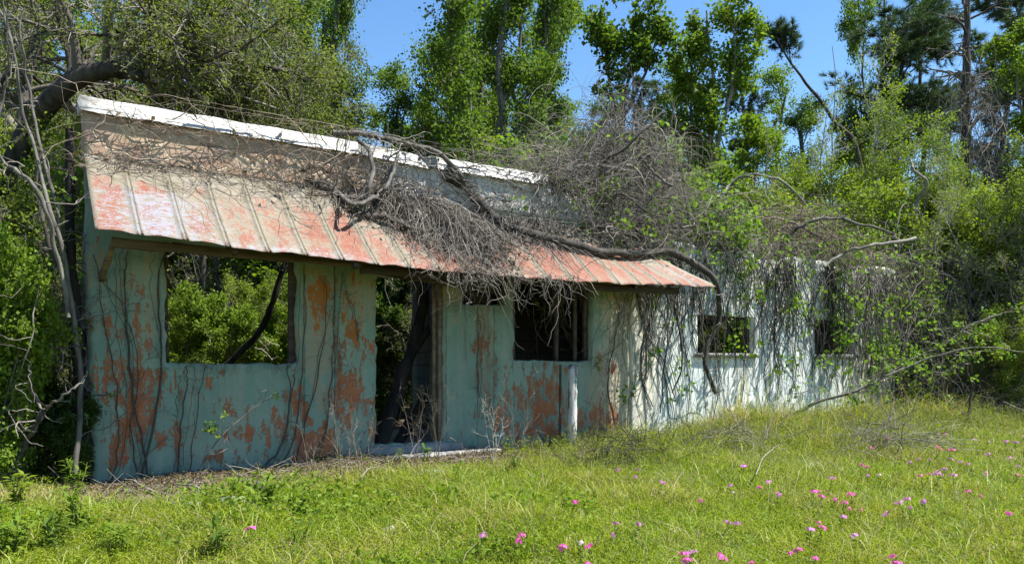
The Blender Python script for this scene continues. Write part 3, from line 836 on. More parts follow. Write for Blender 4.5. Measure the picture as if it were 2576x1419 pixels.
def aw_cons(hmax):
    def f(q):
        z0 = np.where((q[:,1] > -.02) & (q[:,1] < AW_P+.02), aw_z(q[:,0], q[:,1])+.035, -9)
        h = np.clip(q[:,2]-z0, 0, hmax(q))
        q = q.copy(); q[:,2] = np.where(z0 > -5, z0+h, q[:,2]); return q
    return f

# thick stem along the awning, over its end and down the wing
pts = [lw(F(1120,430,.02)), lw(A(1180,490,.06)), lw(A(1250,570,.07)), lw(A(1330,605,.08)), lw(A(1420,628,.08)), lw(A(1510,650,.08)), lw(A(1600,655,.09)), lw(A(1690,655,.10))]
e = A(1690,655,.1)
pts += [L(e[0]+.45, .80, 2.30), L(e[0]+.66, .74, 2.02), FW(1808,800,.62), FW(1783,870,.6), FW(1775,920,.62), FW(1800,990,.55)]
vine('thick dark vine trunk lying along the tin awning and bending down its far end', pts, .075, .03, 'bark_dark', 60, .012, 'thick_vine', twigs=50, leafn=0, tl=.4)
# hoop and upright stems
hp = [lw(A(800,462,.05)), lw(A(850,500,.07)), FW(880,512,.60), FW(915,508,.48), FW(950,492,.34), FW(972,462,.20), FW(985,420,.10)]
vine('grey vine hoop looping off the awning up to the coping', hp, .026, .022, 'bark_grey', 40, .008, 'vine_loop', twigs=16, tl=.4)
vine('heavy dark vine lying on the awning from under the hoop into the twig heap', [lw(A(770,455,.03)), lw(A(830,490,.05)), lw(A(875,530,.05)), lw(A(915,550,.05)), lw(A(990,575,.08)), lw(A(1070,610,.10))], .03, .036, 'bark_dark', 36, .010, 'woody_vine', twigs=20, tl=.4)
vine('upright grey stem rising from the awning to the white coping, beside the hoop', [lw(A(912,540,.04)), FW(928,470,.42), FW(938,425,.30), FW(925,375,.16), FW(900,352,.10)], .030, .022, 'bark_grey', 24, .006, 'woody_vine')
vine('grey stem arching off the coping towards the hoop, thinner than its upright neighbour', [FW(1000,390,.10), FW(985,440,.30), FW(965,480,.42), lw(A(940,505,.04))], .022, .018, 'bark_grey', 24, .006, 'woody_vine')
vine('dark vine lying on top of the white coping above the hoop', [L(F(840,348,.05)[0],-.02,3.68), L(F(920,352,.05)[0],.02,3.72), L(F(1000,362,.05)[0],.02,3.70), L(F(1090,392,.05)[0],.06,3.66), L(F(1150,450,.08)[0],.12,3.42), lw(A(1200,520,.06)), lw(A(1240,560,.08))], .035, .03, 'bark_grey', 40, .012, 'woody_vine', twigs=40, tl=.5)

# heap of dead twigs on the awning
def heap():
    a = np.array(A(960,470)); b = np.array(A(1225,655)); c = np.array(A(1420,612))
    n = 1250
    w_ = rng.random(n)
    t = rng.beta(1.3, 1.1, n)
    base = a + (b-a)*t[:,None]
    base[:,0] += rng.normal(0, .27, n); base[:,1] += rng.normal(0, .13, n)
    k = w_ > .80
    t2 = rng.random(k.sum()); base[k] = (b-[.25,.35,0]) + (c-b+[.3,.3,0])*t2[:,None]; base[k,0] += rng.normal(0,.15,k.sum()); base[k,1] += rng.normal(0,.07,k.sum())
    base[:,1] = np.clip(base[:,1], .0, AW_P+.03)
    base[:,2] = aw_z(base[:,0], base[:,1]) + rng.random(n)**1.5*.30
    d = rng.normal(size=(n,3))*[1,.8,.45] + [0,.35,-.3]
    def hm(q):
        dd = np.abs((q[:,0]-a[0])*(b[1]-a[1])-(q[:,1]-a[1])*(b[0]-a[0]))/np.hypot(b[0]-a[0], b[1]-a[1])
        return .06+.36*np.exp(-(dd/.22)**2)
    P, R = strands(n, base, d, rng.uniform(.25,.95,n), 10, .38, -.02, rwid(.002,.007,n), aw_cons(hm))
    # hanging over the eave
    m = 190; s_ = np.concatenate([rng.normal(F(1190,690,.95)[0], .30, 130), rng.normal(F(1380,690,.95)[0], .30, 60)])
    st = np.stack([s_, np.full(m, AW_P+.02), aw_eave(s_)+.04], -1) + rng.normal(0,.02,(m,3))
    P2, R2 = strands(m, st, rng.normal(0,.5,(m,3))+[0,.25,-.9], rng.gamma(2.2,.16,m)+.1, 10, .42, -.14, rng.uniform(.002,.005,m))
    o = thing('twig_heap', 'heap of grey dead vine twigs piled across the middle of the tin awning', 'twigs', L(*b))
    V1, Q1 = tubes(lw(P), R, 3); V2, Q2 = tubes(lw(P2), R2, 3)
    Ck, CRk = kids(lw(P), R, 1, .1, .95, 55, (.2,.5), .55, 5, .35, -.02, rmin=.0016); V3, Q3 = tubes(Ck, CRk, 3)
    V = np.concatenate([V1, V2, V3]); Q = np.concatenate([Q1, Q2+len(V1), Q3+len(V1)+len(V2)])
    build('twigs', V, Q, M['twig_grey'], o, L(*b))
    lp = base[rng.random(n) < .8]; lp = np.repeat(lp, 4, 0)+rng.normal(0,.06,(len(lp)*4,3)); lp[:,2] = np.maximum(lp[:,2]-.03, aw_z(lp[:,0],lp[:,1])+.02); lp[:,2] = np.minimum(lp[:,2], aw_z(lp[:,0],lp[:,1])+.16)
    Vl, Ql = leaves(lw(lp), .045, .5, upb=.2); build('dead_leaves', Vl, Ql, M['twig_dark'], o, L(*b))
heap()

# thin vines over the parapet and the top of the awning
def parapet_vines(label, s0, s1, n, dens_top, mat):
    s_ = rng.uniform(s0, s1, n); z_ = rng.uniform(2.98, 3.60, n); p_ = rng.uniform(.03, .12, n)
    d = np.stack([rng.choice([-1,1], n)*rng.uniform(.3,1,n), rng.normal(0,.15,n), rng.normal(-.15,.6,n)], -1)
    def cons(q):
        q = q.copy(); q[:,2] = np.clip(q[:,2], 2.9, 3.70); lo = np.where(q[:,2] > 3.45, .09, .02)
        hi = np.where(q[:,2] < 3.12, .45, .24); q[:,1] = np.clip(q[:,1], lo, hi)
        q[:,2] = np.where(q[:,1] > .03, np.maximum(q[:,2], aw_z(q[:,0], q[:,1])+.03), q[:,2]); return q
    P, R = strands(n, np.stack([s_,p_,z_],-1), d, rng.uniform(.4,1.7,n), 16, .30, -.01, rwid(.0018,.006,n), cons, .6)
    m = n//3; s2 = rng.uniform(s0, s1, m)
    P2, R2 = strands(m, np.stack([s2, rng.uniform(.1,.3,m), rng.uniform(2.85,3.0,m)],-1), rng.normal(size=(m,3))*[1.2,.5,.2], rng.uniform(.4,1.2,m), 14, .3, -.02, rng.uniform(.002,.0045,m), aw_cons(lambda q: .06+0*q[:,0]))
    o = thing('dead_vines', label, 'vines', L(s0, .05, 3.2))
    V1,Q1 = tubes(lw(P),R,3); V2,Q2 = tubes(lw(P2),R2,3)
    build('stems', np.concatenate([V1,V2]), np.concatenate([Q1,Q2+len(V1)]), M[mat], o, L(s0,.05,3.2))
    k = n//4; lp = lw(P[rng.integers(0,n,k), rng.integers(0,16,k)])
    Vl, Ql = leaves(lp, .075, .5, droop=.5); build('withered_leaves', Vl, Ql, M['dead_leaf'], o, L(s0,.05,3.2))
parapet_vines('tan thin dead vines netted over the stone parapet, left half', .0, 2.7, 215, 0, 'twig_tan')
parapet_vines('grey dead vines thick over the whitened parapet behind the hoop', 2.6, 5.6, 270, 0, 'twig_grey')

# domes of dead vine
def dome(name, label, c, rad, n, lr, rr, mat, leafn=0, lmat='leaf_vine', leafsize=.075, droop=-.06, zmin=-.2, sag=80, cat='vines', lowleaf=False, K=16):
    c = np.array(c, float); rad = np.array(rad, float)
    d0 = norm(rng.normal(size=(n,3))); d0[:,2] = np.abs(d0[:,2])*1.1+zmin; d0 = norm(d0)
    st = d0*rng.uniform(.55,1.02,n)[:,None]
    D = norm(np.cross(d0, rng.normal(size=(n,3))))
    ln = rng.uniform(*lr, n); P = np.zeros((n,K,3)); P[:,0] = st; stp = ln/(K-1)
    for k in range(1,K):
        q = P[:,k-1]; u = norm(q); rad_err = (1.0*rng.uniform(.75,1.05,n)-np.linalg.norm(q,axis=1))[:,None]
        D = norm(D + rng.normal(0,.22,(n,3)) + u*rad_err*.5 + [0,0,droop])
        P[:,k] = q + D*(stp/rad.mean())[:,None]
    P = P*rad + c
    P[...,2] = np.maximum(P[...,2], .05)
    Pw = lw(P); rv_ = rwid(rr[0]*.8, rr[1], n); rv_[:n//45] = rng.uniform(1.3, 2.4, n//45)*rr[1]; R = rv_[:,None]*np.linspace(1,.5,K)[None]
    # hanging tips
    m = sag
    if m:
        i = rng.integers(0,n,m); sp = P[i, rng.integers(4,K,m)]
        H = grow(sp, rng.normal(0,.4,(m,3))+[0,.25,-.5], rng.uniform(.3,1.1,m), 10, .28, -.15); Hw = lw(H); HR = rng.uniform(.002,.0045,m)[:,None]*np.linspace(1,.5,10)[None]
    org = L(*c)
    o = thing(name, label, cat, org)
    V1,Q1 = tubes(Pw,R,4); Vs=[V1]; Qs=[Q1]; nv = len(V1)
    if m: V2,Q2 = tubes(Hw,HR,3); Vs.append(V2); Qs.append(Q2+nv); nv += len(V2)
    Ck,CRk = kids(Pw,R,1,.1,.95,55,(.15,.4),.5,6,.35,-.03,rmin=.0018); V3,Q3 = tubes(Ck,CRk,3); Vs.append(V3); Qs.append(Q3+nv)
    build('stems', np.concatenate(Vs), np.concatenate(Qs), M[mat], o, org)
    if leafn:
        if leafn < 1200: ncl = leafn//7
        else: ncl = leafn//9
        cc = Pw[rng.integers(0,n,ncl), rng.integers(3,K,ncl)]
        lp = np.repeat(cc, leafn//ncl, 0)+rng.normal(0,.075,(ncl*(leafn//ncl),3))
        Vl,Ql = leaves(lp, leafsize, .8, upb=.5); build('leaves', Vl, Ql, M[lmat], o, org)
    return o
s1_ = F(1540,450,-.7)[0]
dome('vine_tangle', 'tall dome of tangled grey dead vines behind the far end of the parapet', (s1_, -.55, 3.2), (1.35,.75,1.50), 1500, (.8,2.6), (.003,.011), 'twig_grey', 800, sag=130)
s2_ = F(1350,430,-.5)[0]
dome('vine_tangle', 'low grey vine tangle just behind the end of the white coping', (s2_, -.55, 3.15), (1.15,.5,.70), 480, (.6,1.7), (.0025,.007), 'twig_grey', 420, sag=30)
dome('vine_mat', 'leafy green vine spilling over the top of the block wing beside the awning end', (8.75, -.35, 3.0), (1.15,.5,.72), 420, (.5,1.6), (.003,.008), 'twig_grey', 2400, leafsize=.085, sag=90)
dome('vine_mat', 'green vine cluster sprawling on the far end of the awning below the dome of vines', (6.75, .12, 2.85), (.75,.35,.34), 380, (.4,1.3), (.0025,.007), 'twig_grey', 420, sag=60)
s3_ = F(2040,540,-.7)[0]
dome('vine_tangle', 'broad brown mound of dead vines on the roof of the block wing', (s3_-.25, -.75, 2.85), (1.9,.85,1.12), 800, (.8,2.4), (.003,.010), 'twig_tan', 1900, sag=120)
dome('vine_tangle', 'grey brown vine mound over the far corner of the block wing', (s3_+2.7, -.65, 2.55), (1.5,.9,1.15), 700, (.8,2.2), (.003,.009), 'twig_grey', 2600, sag=200)
dome('vine_thicket', 'vine curtain burying the far corner of the wing down to the ground', (14.7, -.1, .9), (1.25,.8,1.75), 800, (.8,2.4), (.003,.008), 'twig_grey', 4200, sag=120, zmin=-.45)
dome('vine_thicket', 'leafy vine thicket standing between the wing and the right hand woodland', (17.2, -.2, .8), (1.6,.9,2.0), 800, (.8,2.4), (.003,.008), 'twig_grey', 7000, sag=80, zmin=-.45)

def ledge(name, label, s0, s1, p0, p1, zf, zr, n, mat, leafn, lr=(.5,1.8), out=.3):
    """twigs matted along the top of a wall, running with it and spilling over its face"""
    s_ = rng.uniform(s0, s1, n); P0 = np.stack([s_, rng.uniform(p0, p1, n), zf(s_)+rng.random(n)**1.4*zr], -1)
    d = np.stack([rng.choice([-1,1],n)*rng.uniform(.4,1,n), rng.normal(.25,.5,n), rng.normal(.2,.4,n)], -1)
    def cons(q):
        q = q.copy(); over = (q[:,1] < .05) & (q[:,1] > -.28)
        q[:,2] = np.where(over, np.maximum(q[:,2], zf(q[:,0])+.01), np.maximum(q[:,2], zf(q[:,0])-.8))
        q[:,2] = np.minimum(q[:,2], zf(q[:,0])+zr*1.3); q[:,1] = np.minimum(q[:,1], p1+out); return q
    P, R = strands(n, P0, d, rng.uniform(*lr,n), 14, .34, -.05, rwid(.0022,.008,n), cons, .5)
    C, CR = kids(lw(P), R, 1, .1, .95, 55, (.2,.5), .55, 6, .35, -.04, rmin=.0018)
    org = L((s0+s1)/2, 0, float(zf(np.array((s0+s1)/2)))); o = thing(name, label, 'vines', org)
    V1,Q1 = tubes(lw(P),R,4); V2,Q2 = tubes(C,CR,3)
    build('stems', np.concatenate([V1,V2]), np.concatenate([Q1,Q2+len(V1)]), M[mat], o, org)
    if leafn:
        cc = C[rng.integers(0,n,leafn//8), rng.integers(1,6,leafn//8)]; lp = np.repeat(cc,8,0)+rng.normal(0,.06,(len(cc)*8,3))
        Vl,Ql = leaves(lp, .07, .8, upb=.4); build('leaves', Vl, Ql, M['leaf_vine'], o, org)
ledge('vine_mat', 'matted dead vines lying along the whole top edge of the block wing', 8.3, 14.0, -.25, .15, lambda q: wtop(q), .18, 420, 'twig_grey', 700, out=.12)
ledge('vine_mat', 'dead vines draped over the bare end of the parapet past the white coping', 5.2, 7.3, -.25, .16, lambda q: par_top(q), .35, 520, 'twig_grey', 240)
# strands hanging down the wing wall
def curtain(label, s0, s1, n, lmin, lmax, leafn, ztop=2.95, mat='twig_grey', clump=.12):
    nc = max(2, n//9); cc = rng.uniform(s0, s1, nc)
    s_ = cc[rng.integers(0,nc,n)] + rng.normal(0, clump, n)
    st = np.stack([s_, rng.uniform(.05,.22,n), ztop - rng.random(n)*.25], -1)
    def cons(q):
        q = q.copy(); q[:,1] = np.clip(q[:,1], .035, .35); q[:,2] = np.maximum(q[:,2], -.05); return q
    P, R = strands(n, st, rng.normal(0,.25,(n,3))+[0,0,-1], rng.uniform(lmin,lmax,n), 20, .17, -.10, rwid(.0035,.011,n), cons, .6)
    m = n//2; i = rng.integers(0,n,m); sp = P[i, rng.integers(3,19,m)]
    P2 = grow(sp, rng.normal(0,.8,(m,3))+[0,.3,-.4], rng.uniform(.15,.6,m), 8, .4, -.05, cons); R2 = rng.uniform(.002,.004,m)[:,None]*np.linspace(1,.5,8)[None]
    org = L((s0+s1)/2, .1, ztop)
    o = thing('hanging_vines', label, 'vines', org)
    V1,Q1 = tubes(lw(P),R,4); V2,Q2 = tubes(lw(P2),R2,3)
    build('stems', np.concatenate([V1,V2]), np.concatenate([Q1,Q2+len(V1)]), M[mat], o, org)
    if leafn:
        ncl = max(1, leafn//8); pc = lw(P2[rng.integers(0,m,ncl), rng.integers(2,8,ncl)])
        lp = np.repeat(pc, 8, 0)+rng.normal(0,.06,(ncl*8,3)); Vl,Ql = leaves(lp, .075, .8, upb=.3, droop=.4); build('leaves', Vl, Ql, M['leaf_vine'], o, org)
sA = S_END
curtain('thick rope of hanging vine stems at the joint between teal front and pale wing', sA-.10, sA+.35, 36, 1.2, 2.9, 60, 2.85, 'twig_grey', .08)
curtain('long bare vine strands over the pale wall under the awning end', sA+.3, sA+1.75, 62, 1.0, 2.9, 90, 2.75, 'twig_dark', .10)
curtain('vine strands hanging across the nearer wing window', 8.6, 9.9, 50, .7, 2.7, 260, 2.9, 'twig_dark', .12)
curtain('thick dark vine strands hanging on the wing wall between its two windows', 10.25, 11.0, 60, 1.2, 2.9, 160, 2.9, 'twig_dark', .12)
curtain('vine strands with green leaves around the farther wing window', 11.1, 12.5, 62, .8, 2.8, 480, 2.9, 'twig_dark', .12)
curtain('dense vine strands covering the far end of the wing wall', 12.5, 13.95, 130, 1.0, 2.8, 700, 2.85, 'twig_grey', .12)

# thin climbers on the shaded front
cl = [
 ('dark climbing vine left of the big window, near the corner', [(282,1205),(300,1110),(290,980),(270,850),(245,700),(240,640)], .006),
 ('twin stemmed climber rising left of the big window', [(370,1215),(352,1080),(330,960),(318,820),(312,700),(318,630)], .009),
 ('dark vine hugging the left edge of the big window', [(352,1215),(385,1080),(408,950),(400,820),(398,700),(412,640)], .011),
 ('thin vine crossing the wall towards the window sill', [(345,1190),(330,1080),(345,960),(338,860),(300,760),(262,690)], .005),
 ('bare climbing vine below the left part of the window sill', [(440,1218),(452,1120),(462,1020),(468,960),(465,918)], .008),
 ('straight dry stem standing against the wall under the window', [(478,1225),(485,1130),(500,1010),(515,930),(518,918)], .005),
 ('curving vine rising from the ground to the right edge of the window', [(640,1195),(690,1150),(720,1080),(728,1000),(722,930),(726,918)], .008),
 ('second vine beside the right edge of the window', [(650,1205),(712,1160),(745,1080),(755,980),(762,900),(770,780),(765,690)], .007),
 ('thin vine between the window and the door, nearer the window', [(730,1195),(760,1100),(790,980),(815,850),(822,760),(818,690)], .006),
 ('dark vine in the wall joint between window and door', [(790,1180),(822,1060),(832,940),(838,820),(842,700)], .007),
 ('hair thin vine on the plaster just left of the doorway', [(900,860),(890,780),(870,730),(862,690)], .004),
 ('thin vine on the pier right of the doorway', [(1205,1000),(1200,900),(1208,820),(1203,790)], .005),
 ('vine climbing right of the small dark window', [(1545,1060),(1530,960),(1545,860),(1560,780),(1540,730)], .008),
]
for lb, uv, r in cl:
    pts = [FW(u, v, .022+r) for u, v in uv]
    sid = vine(lb, pts, r*1.15, r*.55, 'twig_dark', 34, .010, 'climbing_vine', 'thin vines climbing the teal front', twigs=18, sides=5, tl=.30, tr=.003)
    Ps = []
    for q in range(1):
        off = np.cumsum(rng.normal(0, 9, (len(uv),2)), 0)*[1,.6]
        Ps.append(resample([FW(u+a, v+b, .03) for (u,v),(a,b) in zip(uv, off)], 34, .012))
    V,Q = tubes(np.array(Ps), np.full((1,34), .0026), 3); build('side_strands', V, Q, M['twig_dark'], sid, np.array(sid.location))

vine('thick dark vine trunk climbing the left corner of the teal front', [lw((-.10,-.06,-.1)), lw((-.11,-.05,.8)), lw((-.15,-.06,1.6)), lw((-.19,-.04,2.4)), lw((-.20,-.06,3.3))], .065, .04, 'bark_black', 30, .012, 'thick_vine', twigs=40, tl=.35, leafn=1)
# trunks inside
vine('leaning dark tree trunk slanting up inside the doorway', [FW(950,1140,-.45), FW(985,1030,-.5), FW(1030,900,-.55), FW(1058,800,-.6), FW(1072,690,-.6)], .095, .065, 'bark_black', 26, .012, 'leaning_tree', cat='tree', sides=9)
vine('lower dark trunk slanting beneath the leaning one in the doorway', [FW(985,1150,-.62), FW(1035,1060,-.66), FW(1085,975,-.7), FW(1125,905,-.72)], .075, .055, 'bark_black', 20, .012, 'leaning_tree', cat='tree', sides=8)
vine('dark limb crossing the head of the doorway from the leaning trunk', [FW(1038,885,-.56), FW(1080,825,-.52), FW(1125,785,-.5)], .05, .04, 'bark_black', 14, .01, 'tree_limb', cat='branch', sides=8)
vine('black bent branch seen through the big window opening', [W(500,985,9.7), W(575,915,9.6), W(640,850,9.5), W(672,800,9.5), W(690,745,9.45), W(722,650,9.4), W(735,600,9.4)], .045, .032, 'bark_black', 26, .008, 'bent_branch', cat='branch', twigs=10, tl=.4)

# ------------------------------------------------------------------ trees
def tree(name, label, cat, H, r0, stems, nl, t0, angs, len1, leaf, mats, up=(.05,.04,.02), K=14, lr2=(.4,.75), lr3=(.4,.8), shape=.55, jit=.07, kind='leaf', group=None, rs=1.0, sub=.75, lean=0.0, loc=(0,0,0), leafup=.6, per3=None, spread=.12):
    """stems: number of trunks, or list of trunk point lists; nl = children per level; leaf=(size,aspect,per)"""
    loc = np.array(loc, float)
    if isinstance(stems, int):
        a0 = rng.random()*6.28; P = []
        for k in range(stems):
            a = a0 + k*6.28/max(stems,1); sp = spread if stems > 1 else .03
            h = H*(1 if k == 0 else rng.uniform(.75,.98)); q = np.linspace(0,1,K)
            off = np.stack([np.cos(a)*sp*H*q**1.1 + lean*H*q**1.5, np.sin(a)*sp*H*q**1.1, h*q], -1)
            w_ = np.cumsum(rng.normal(0,.012*H,(K,3)),0)*[1,1,0]*q[:,None]
            P.append(off + w_)
        P = np.array(P)
    else:
        P = np.array([resample(np.asarray(s_)-loc, K, .01*H*.3) for s_ in stems])
    R = np.stack([r0*(1 if k == 0 else sub)*np.linspace(1,.18,K)**.9 for k in range(len(P))])
    R[:,0] *= 1.25
    C1,R1 = kids(P,R,nl[0],t0,1,angs[0],(.6,1.15),.5,9,.13,up[0],Lfix=H*len1,shape=shape,rmin=.008*rs)
    C2,R2 = kids(C1,R1,nl[1],.2,1,angs[1],lr2,.6,7,.18,up[1],rmin=.005*rs)
    C3,R3 = kids(C2,R2,nl[2],.15,1,angs[2],lr3,.6,5,.25,up[2],rmin=.0035*rs)
    o = thing(name, label, cat, loc, group=group)
    V,Q = tubes(P,R,9); build('trunk', V, Q, M[mats[0]], o, smooth=True)
    Vs=[];Qs=[];n=0
    for C,Rr,sd in ((C1,R1,6),(C2,R2,4),(C3,R3,3)):
        V,Q = tubes(C,Rr,sd); Vs.append(V); Qs.append(Q+n); n += len(V)
    build('branches', np.concatenate(Vs), np.concatenate(Qs), M[mats[1]], o, smooth=False)
    if leaf:
        if kind == 'leaf':
            lp = leaf_pts(C3, leaf[2], .1, jit)
            V,Q = leaves(lp, leaf[0], leaf[1], upb=leafup); build('crown', V, Q, M[mats[2]], o)
        else:
            tip = C3[:,2:].reshape(-1,3); dr = norm(C3[:,-1]-C3[:,0]); dr = np.repeat(dr, 3, 0)
            V,T = needles(tip, leaf[0], leaf[1], leaf[2], dr, .55); build('crown', V, T, M[mats[2]], o)
    return o
GB = ('bark_grey','bark_grey')
# --- individually shaped trees
big = tree('drooping_tree', 'big old tree with heavy dark limbs drooping over the left of the building', 'tree', 6.0, .19,
  [[W(-130,1120,11), W(-60,700,10.8), W(40,380,10.5), W(150,232,10.3), W(250,182,10.2), W(360,160,10.2), W(470,108,10.4), W(560,50,10.6), W(660,-25,10.9)],
   [W(250,184,10.2), W(345,168,10.3), W(460,142,10.4), W(600,152,10.6), W(720,182,10.9), W(820,220,11.2)],
   [W(300,178,10.2), W(360,192,10.2), W(450,230,10.5), W(560,285,10.9), W(650,330,11.2)],
   [W(60,350,11.1), W(70,180,11.6), W(130,20,12), W(180,-90,12.2)]],
  (28, 7, 6), .22, (65,50,45), .34, (.045,.5,11), ('bark_dark','twig_grey','leaf_olive'), up=(.0,-.05,-.06), K=26, jit=.06, sub=.5, loc=(*W(-130,1120,11)[:2], -.1), leafup=.4)
T = {}
def place(key, u, Y, H, label, cat='tree', rz=None, sx=1.0, group=None, dz=-.05):
    """first use moves the tree itself, later uses copy it"""
    root, H0, used = T[key]
    g = G(u, Y); s = H/H0
    rz = rng.random()*6.28 if rz is None else rz
    if not used:
        T[key][2] = True; r = root; r.location = (g[0], g[1], g[2]+dz); r.rotation_euler = (0,0,rz); r.scale = (s*sx, s*sx, s)
        tag(r, label, cat, group); return r
    return dup(root, (g[0], g[1], g[2]+dz), rz, (s*sx, s*sx, s), label, cat, group)
def reg(key, H0, **kw):
    T[key] = [tree(kw.pop('name'), '-', 'tree', H0, **kw), H0, False]
reg('broad', 14, name='leafy_tree', r0=.20, stems=2, nl=(20,7,6), t0=.32, angs=(50,48,45), len1=.20, leaf=(.095,.75,16), mats=GB+('leaf_bright',), jit=.15)
reg('broad2', 14, name='leafy_tree', r0=.17, stems=3, nl=(15,7,6), t0=.34, angs=(42,45,45), len1=.17, leaf=(.09,.75,14), mats=GB+('leaf_green',), jit=.14, spread=.09)
reg('column', 12, name='leafy_tree', r0=.13, stems=1, nl=(30,7,6), t0=.42, angs=(48,45,45), len1=.16, leaf=(.095,.75,16), mats=('bark_pale','bark_grey','leaf_bright'), jit=.10, shape=.35)
reg('wispy', 8, name='wispy_tree', r0=.06, stems=3, nl=(16,7,6), t0=.22, angs=(42,42,45), len1=.24, leaf=(.06,.7,8), mats=('bark_pale','twig_pale','leaf_yellow'), jit=.09, spread=.12)
reg('sparse', 8, name='sparse_tree', r0=.05, stems=2, nl=(18,6,5), t0=.2, angs=(38,40,45), len1=.24, leaf=(.06,.7,2), mats=('bark_pale','twig_pale','leaf_yellow'), jit=.06, up=(.1,.08,.05))
reg('pine', 15, name='pine_tree', r0=.17, stems=1, nl=(24,8,6), t0=.62, angs=(62,45,40), len1=.17, leaf=(.24,.022,12), mats=('bark_dark','bark_dark','needle'), kind='needle', shape=.3)
reg('pine2', 15, name='pine_tree', r0=.17, stems=1, nl=(34,7,6), t0=.35, angs=(66,45,40), len1=.16, leaf=(.22,.022,10), mats=('bark_dark','bark_dark','needle'), kind='needle', shape=.6)
reg('olive', 5, name='feathery_bush', r0=.04, stems=6, nl=(14,6,5), t0=.30, angs=(40,42,45), len1=.30, leaf=(.05,.5,9), mats=('bark_grey','twig_grey','leaf_olive'), jit=.07, spread=.16)
reg('green', 4, name='leafy_bush', r0=.035, stems=6, nl=(11,6,5), t0=.1, angs=(45,45,45), len1=.30, leaf=(.075,.75,12), mats=('bark_grey','twig_grey','leaf_bright'), jit=.08, spread=.22)
reg('yellow', 4, name='yellow_green_bush', r0=.035, stems=6, nl=(12,6,5), t0=.12, angs=(42,45,45), len1=.30, leaf=(.045,.65,13), mats=('bark_grey','twig_grey','leaf_yellow'), jit=.075, spread=.2)
reg('dark', 3, name='dark_bush', r0=.03, stems=6, nl=(10,6,5), t0=.08, angs=(48,45,45), len1=.32, leaf=(.10,.6,8), mats=('bark_dark','twig_dark','leaf_dark'), jit=.08, spread=.24)
reg('brush', 4, name='dead_bush', r0=.03, stems=7, nl=(12,6,5), t0=.1, angs=(45,45,45), len1=.32, leaf=(.06,.6,1), mats=('bark_grey','twig_grey','leaf_olive'), jit=.05, spread=.2, up=(.03,.0,-.03))

# skyline, left to right
place('broad2', 830, 21, 14.2, 'bright green leafy tree behind the drooping tree, left of the first patch of sky', sx=.6)
place('broad', 700, 26, 15.5, 'tall leafy tree half hidden by the drooping tree beside its brighter neighbour', sx=.9)
place('broad', 1165, 23, 16.5, 'full leafy tree just right of the first patch of sky', sx=.66)
place('broad2', 1250, 20, 14.2, 'three stemmed leafy tree with visible pale stems behind the parapet end', rz=.4, sx=.95)
place('broad2', 1350, 25, 17, 'loose leafy tree bordering the sky gap left of the slender tree', sx=.68)
tree('slender_tree', 'slender dark stemmed tree with a small open crown alone against the sky', 'tree', 12.3, .10,
  [[G(1560,24), W(1562,600,24), W(1565,300,24), W(1590,150,24.2), W(1598,5,24.2)], [W(1565,300,24), W(1612,205,23.8), W(1662,70,23.6)], [W(1563,330,24), W(1530,200,24.3), W(1520,60,24.3)]], (10,6,5), .52, (50,45,45), .095, (.13,.8,6), ('bark_dark','bark_dark','leaf_green'), K=20, jit=.11, shape=.25, loc=G(1560,24))
tree('leafy_tree', 'bright green column shaped tree with pale trunk between two sky gaps', 'tree', 12.6, .13,
  [[G(1778,24), W(1780,600,24), W(1785,430,24), W(1792,200,24), W(1775,25,24)], [W(1785,430,24), W(1835,250,23.8), W(1850,50,23.7)], [W(1784,450,24), W(1745,330,24.2), W(1735,150,24.3)]], (15,6,6), .42, (52,46,45), .10, (.115,.75,8), ('bark_pale','bark_grey','leaf_bright'), K=20, jit=.11, shape=.25, loc=G(1778,24))
place('column', 1880, 21, 7.4, 'short bright green tree in front of the column shaped one', sx=1.25)
place('broad', 2200, 33, 19.5, 'tall tree whose leafy crown hangs into the top edge above the right pines', sx=.5)
for key, u, Y, H, lb, sx in [('broad',1465,36,12.6,'hazy leafy tree low between the loose leafy tree and the slender one',1.0), ('broad2',1560,38,14.0,'leafy tree far behind the stems of the slender tree',1.2), ('broad',1650,36,14.2,'leafy tree far behind, between slender and column shaped trees',.9),
  ('broad2',1740,37,14.6,'leafy tree far behind the column shaped tree, left side',1.1), ('broad',1900,38,14.4,'leafy tree far behind the short bright green tree',1.0), ('broad2',1995,36,12.6,'leafy tree far behind the pale sapling fan',1.2), ('broad',2085,35,12.4,'leafy tree far behind the tall pale sparse tree',1.1),
  ('broad2',1190,28,15.5,'leafy tree behind the full tree and the three stemmed tree',1.1), ('broad',1300,29,17.5,'tall leafy tree behind the three stemmed tree',.8), ('broad2',1060,31,11.4,'leafy tree low behind the first patch of sky',1.0), ('broad',960,33,10.6,'leafy tree far behind under the first patch of sky',1.1)]:
    place(key, u, Y, H, lb, sx=sx)
for u, Y, H, lb in [(1520,42,15.0,'dark distant pine showing below the slender tree'), (1625,40,16.2,'dark distant pine between the slender and the column shaped tree'), (1690,44,17.2,'far dark pine touching the left side of the column shaped tree'), (1905,40,16.0,'dark far pine right of the column shaped tree'), (2090,38,12.5,'small far pine low in the right sky gap')]:
    place('pine2', u, Y, H, lb, 'pine tree', group='pines far behind the building')
place('pine', 2235, 30, 14.4, 'dark broad crowned pine at the right of the sky, left of the dead trunk', 'pine tree', sx=1.35)
place('pine', 2545, 24, 13.6, 'dark pine filling the top right corner', 'pine tree', sx=1.2)
place('pine', 2350, 34, 17.0, 'dark pine showing just left of the dead trunk', 'pine tree', sx=1.0)
place('pine2', 2480, 30, 15.0, 'dense dark pine behind the dead trunk', 'pine tree', sx=1.1)
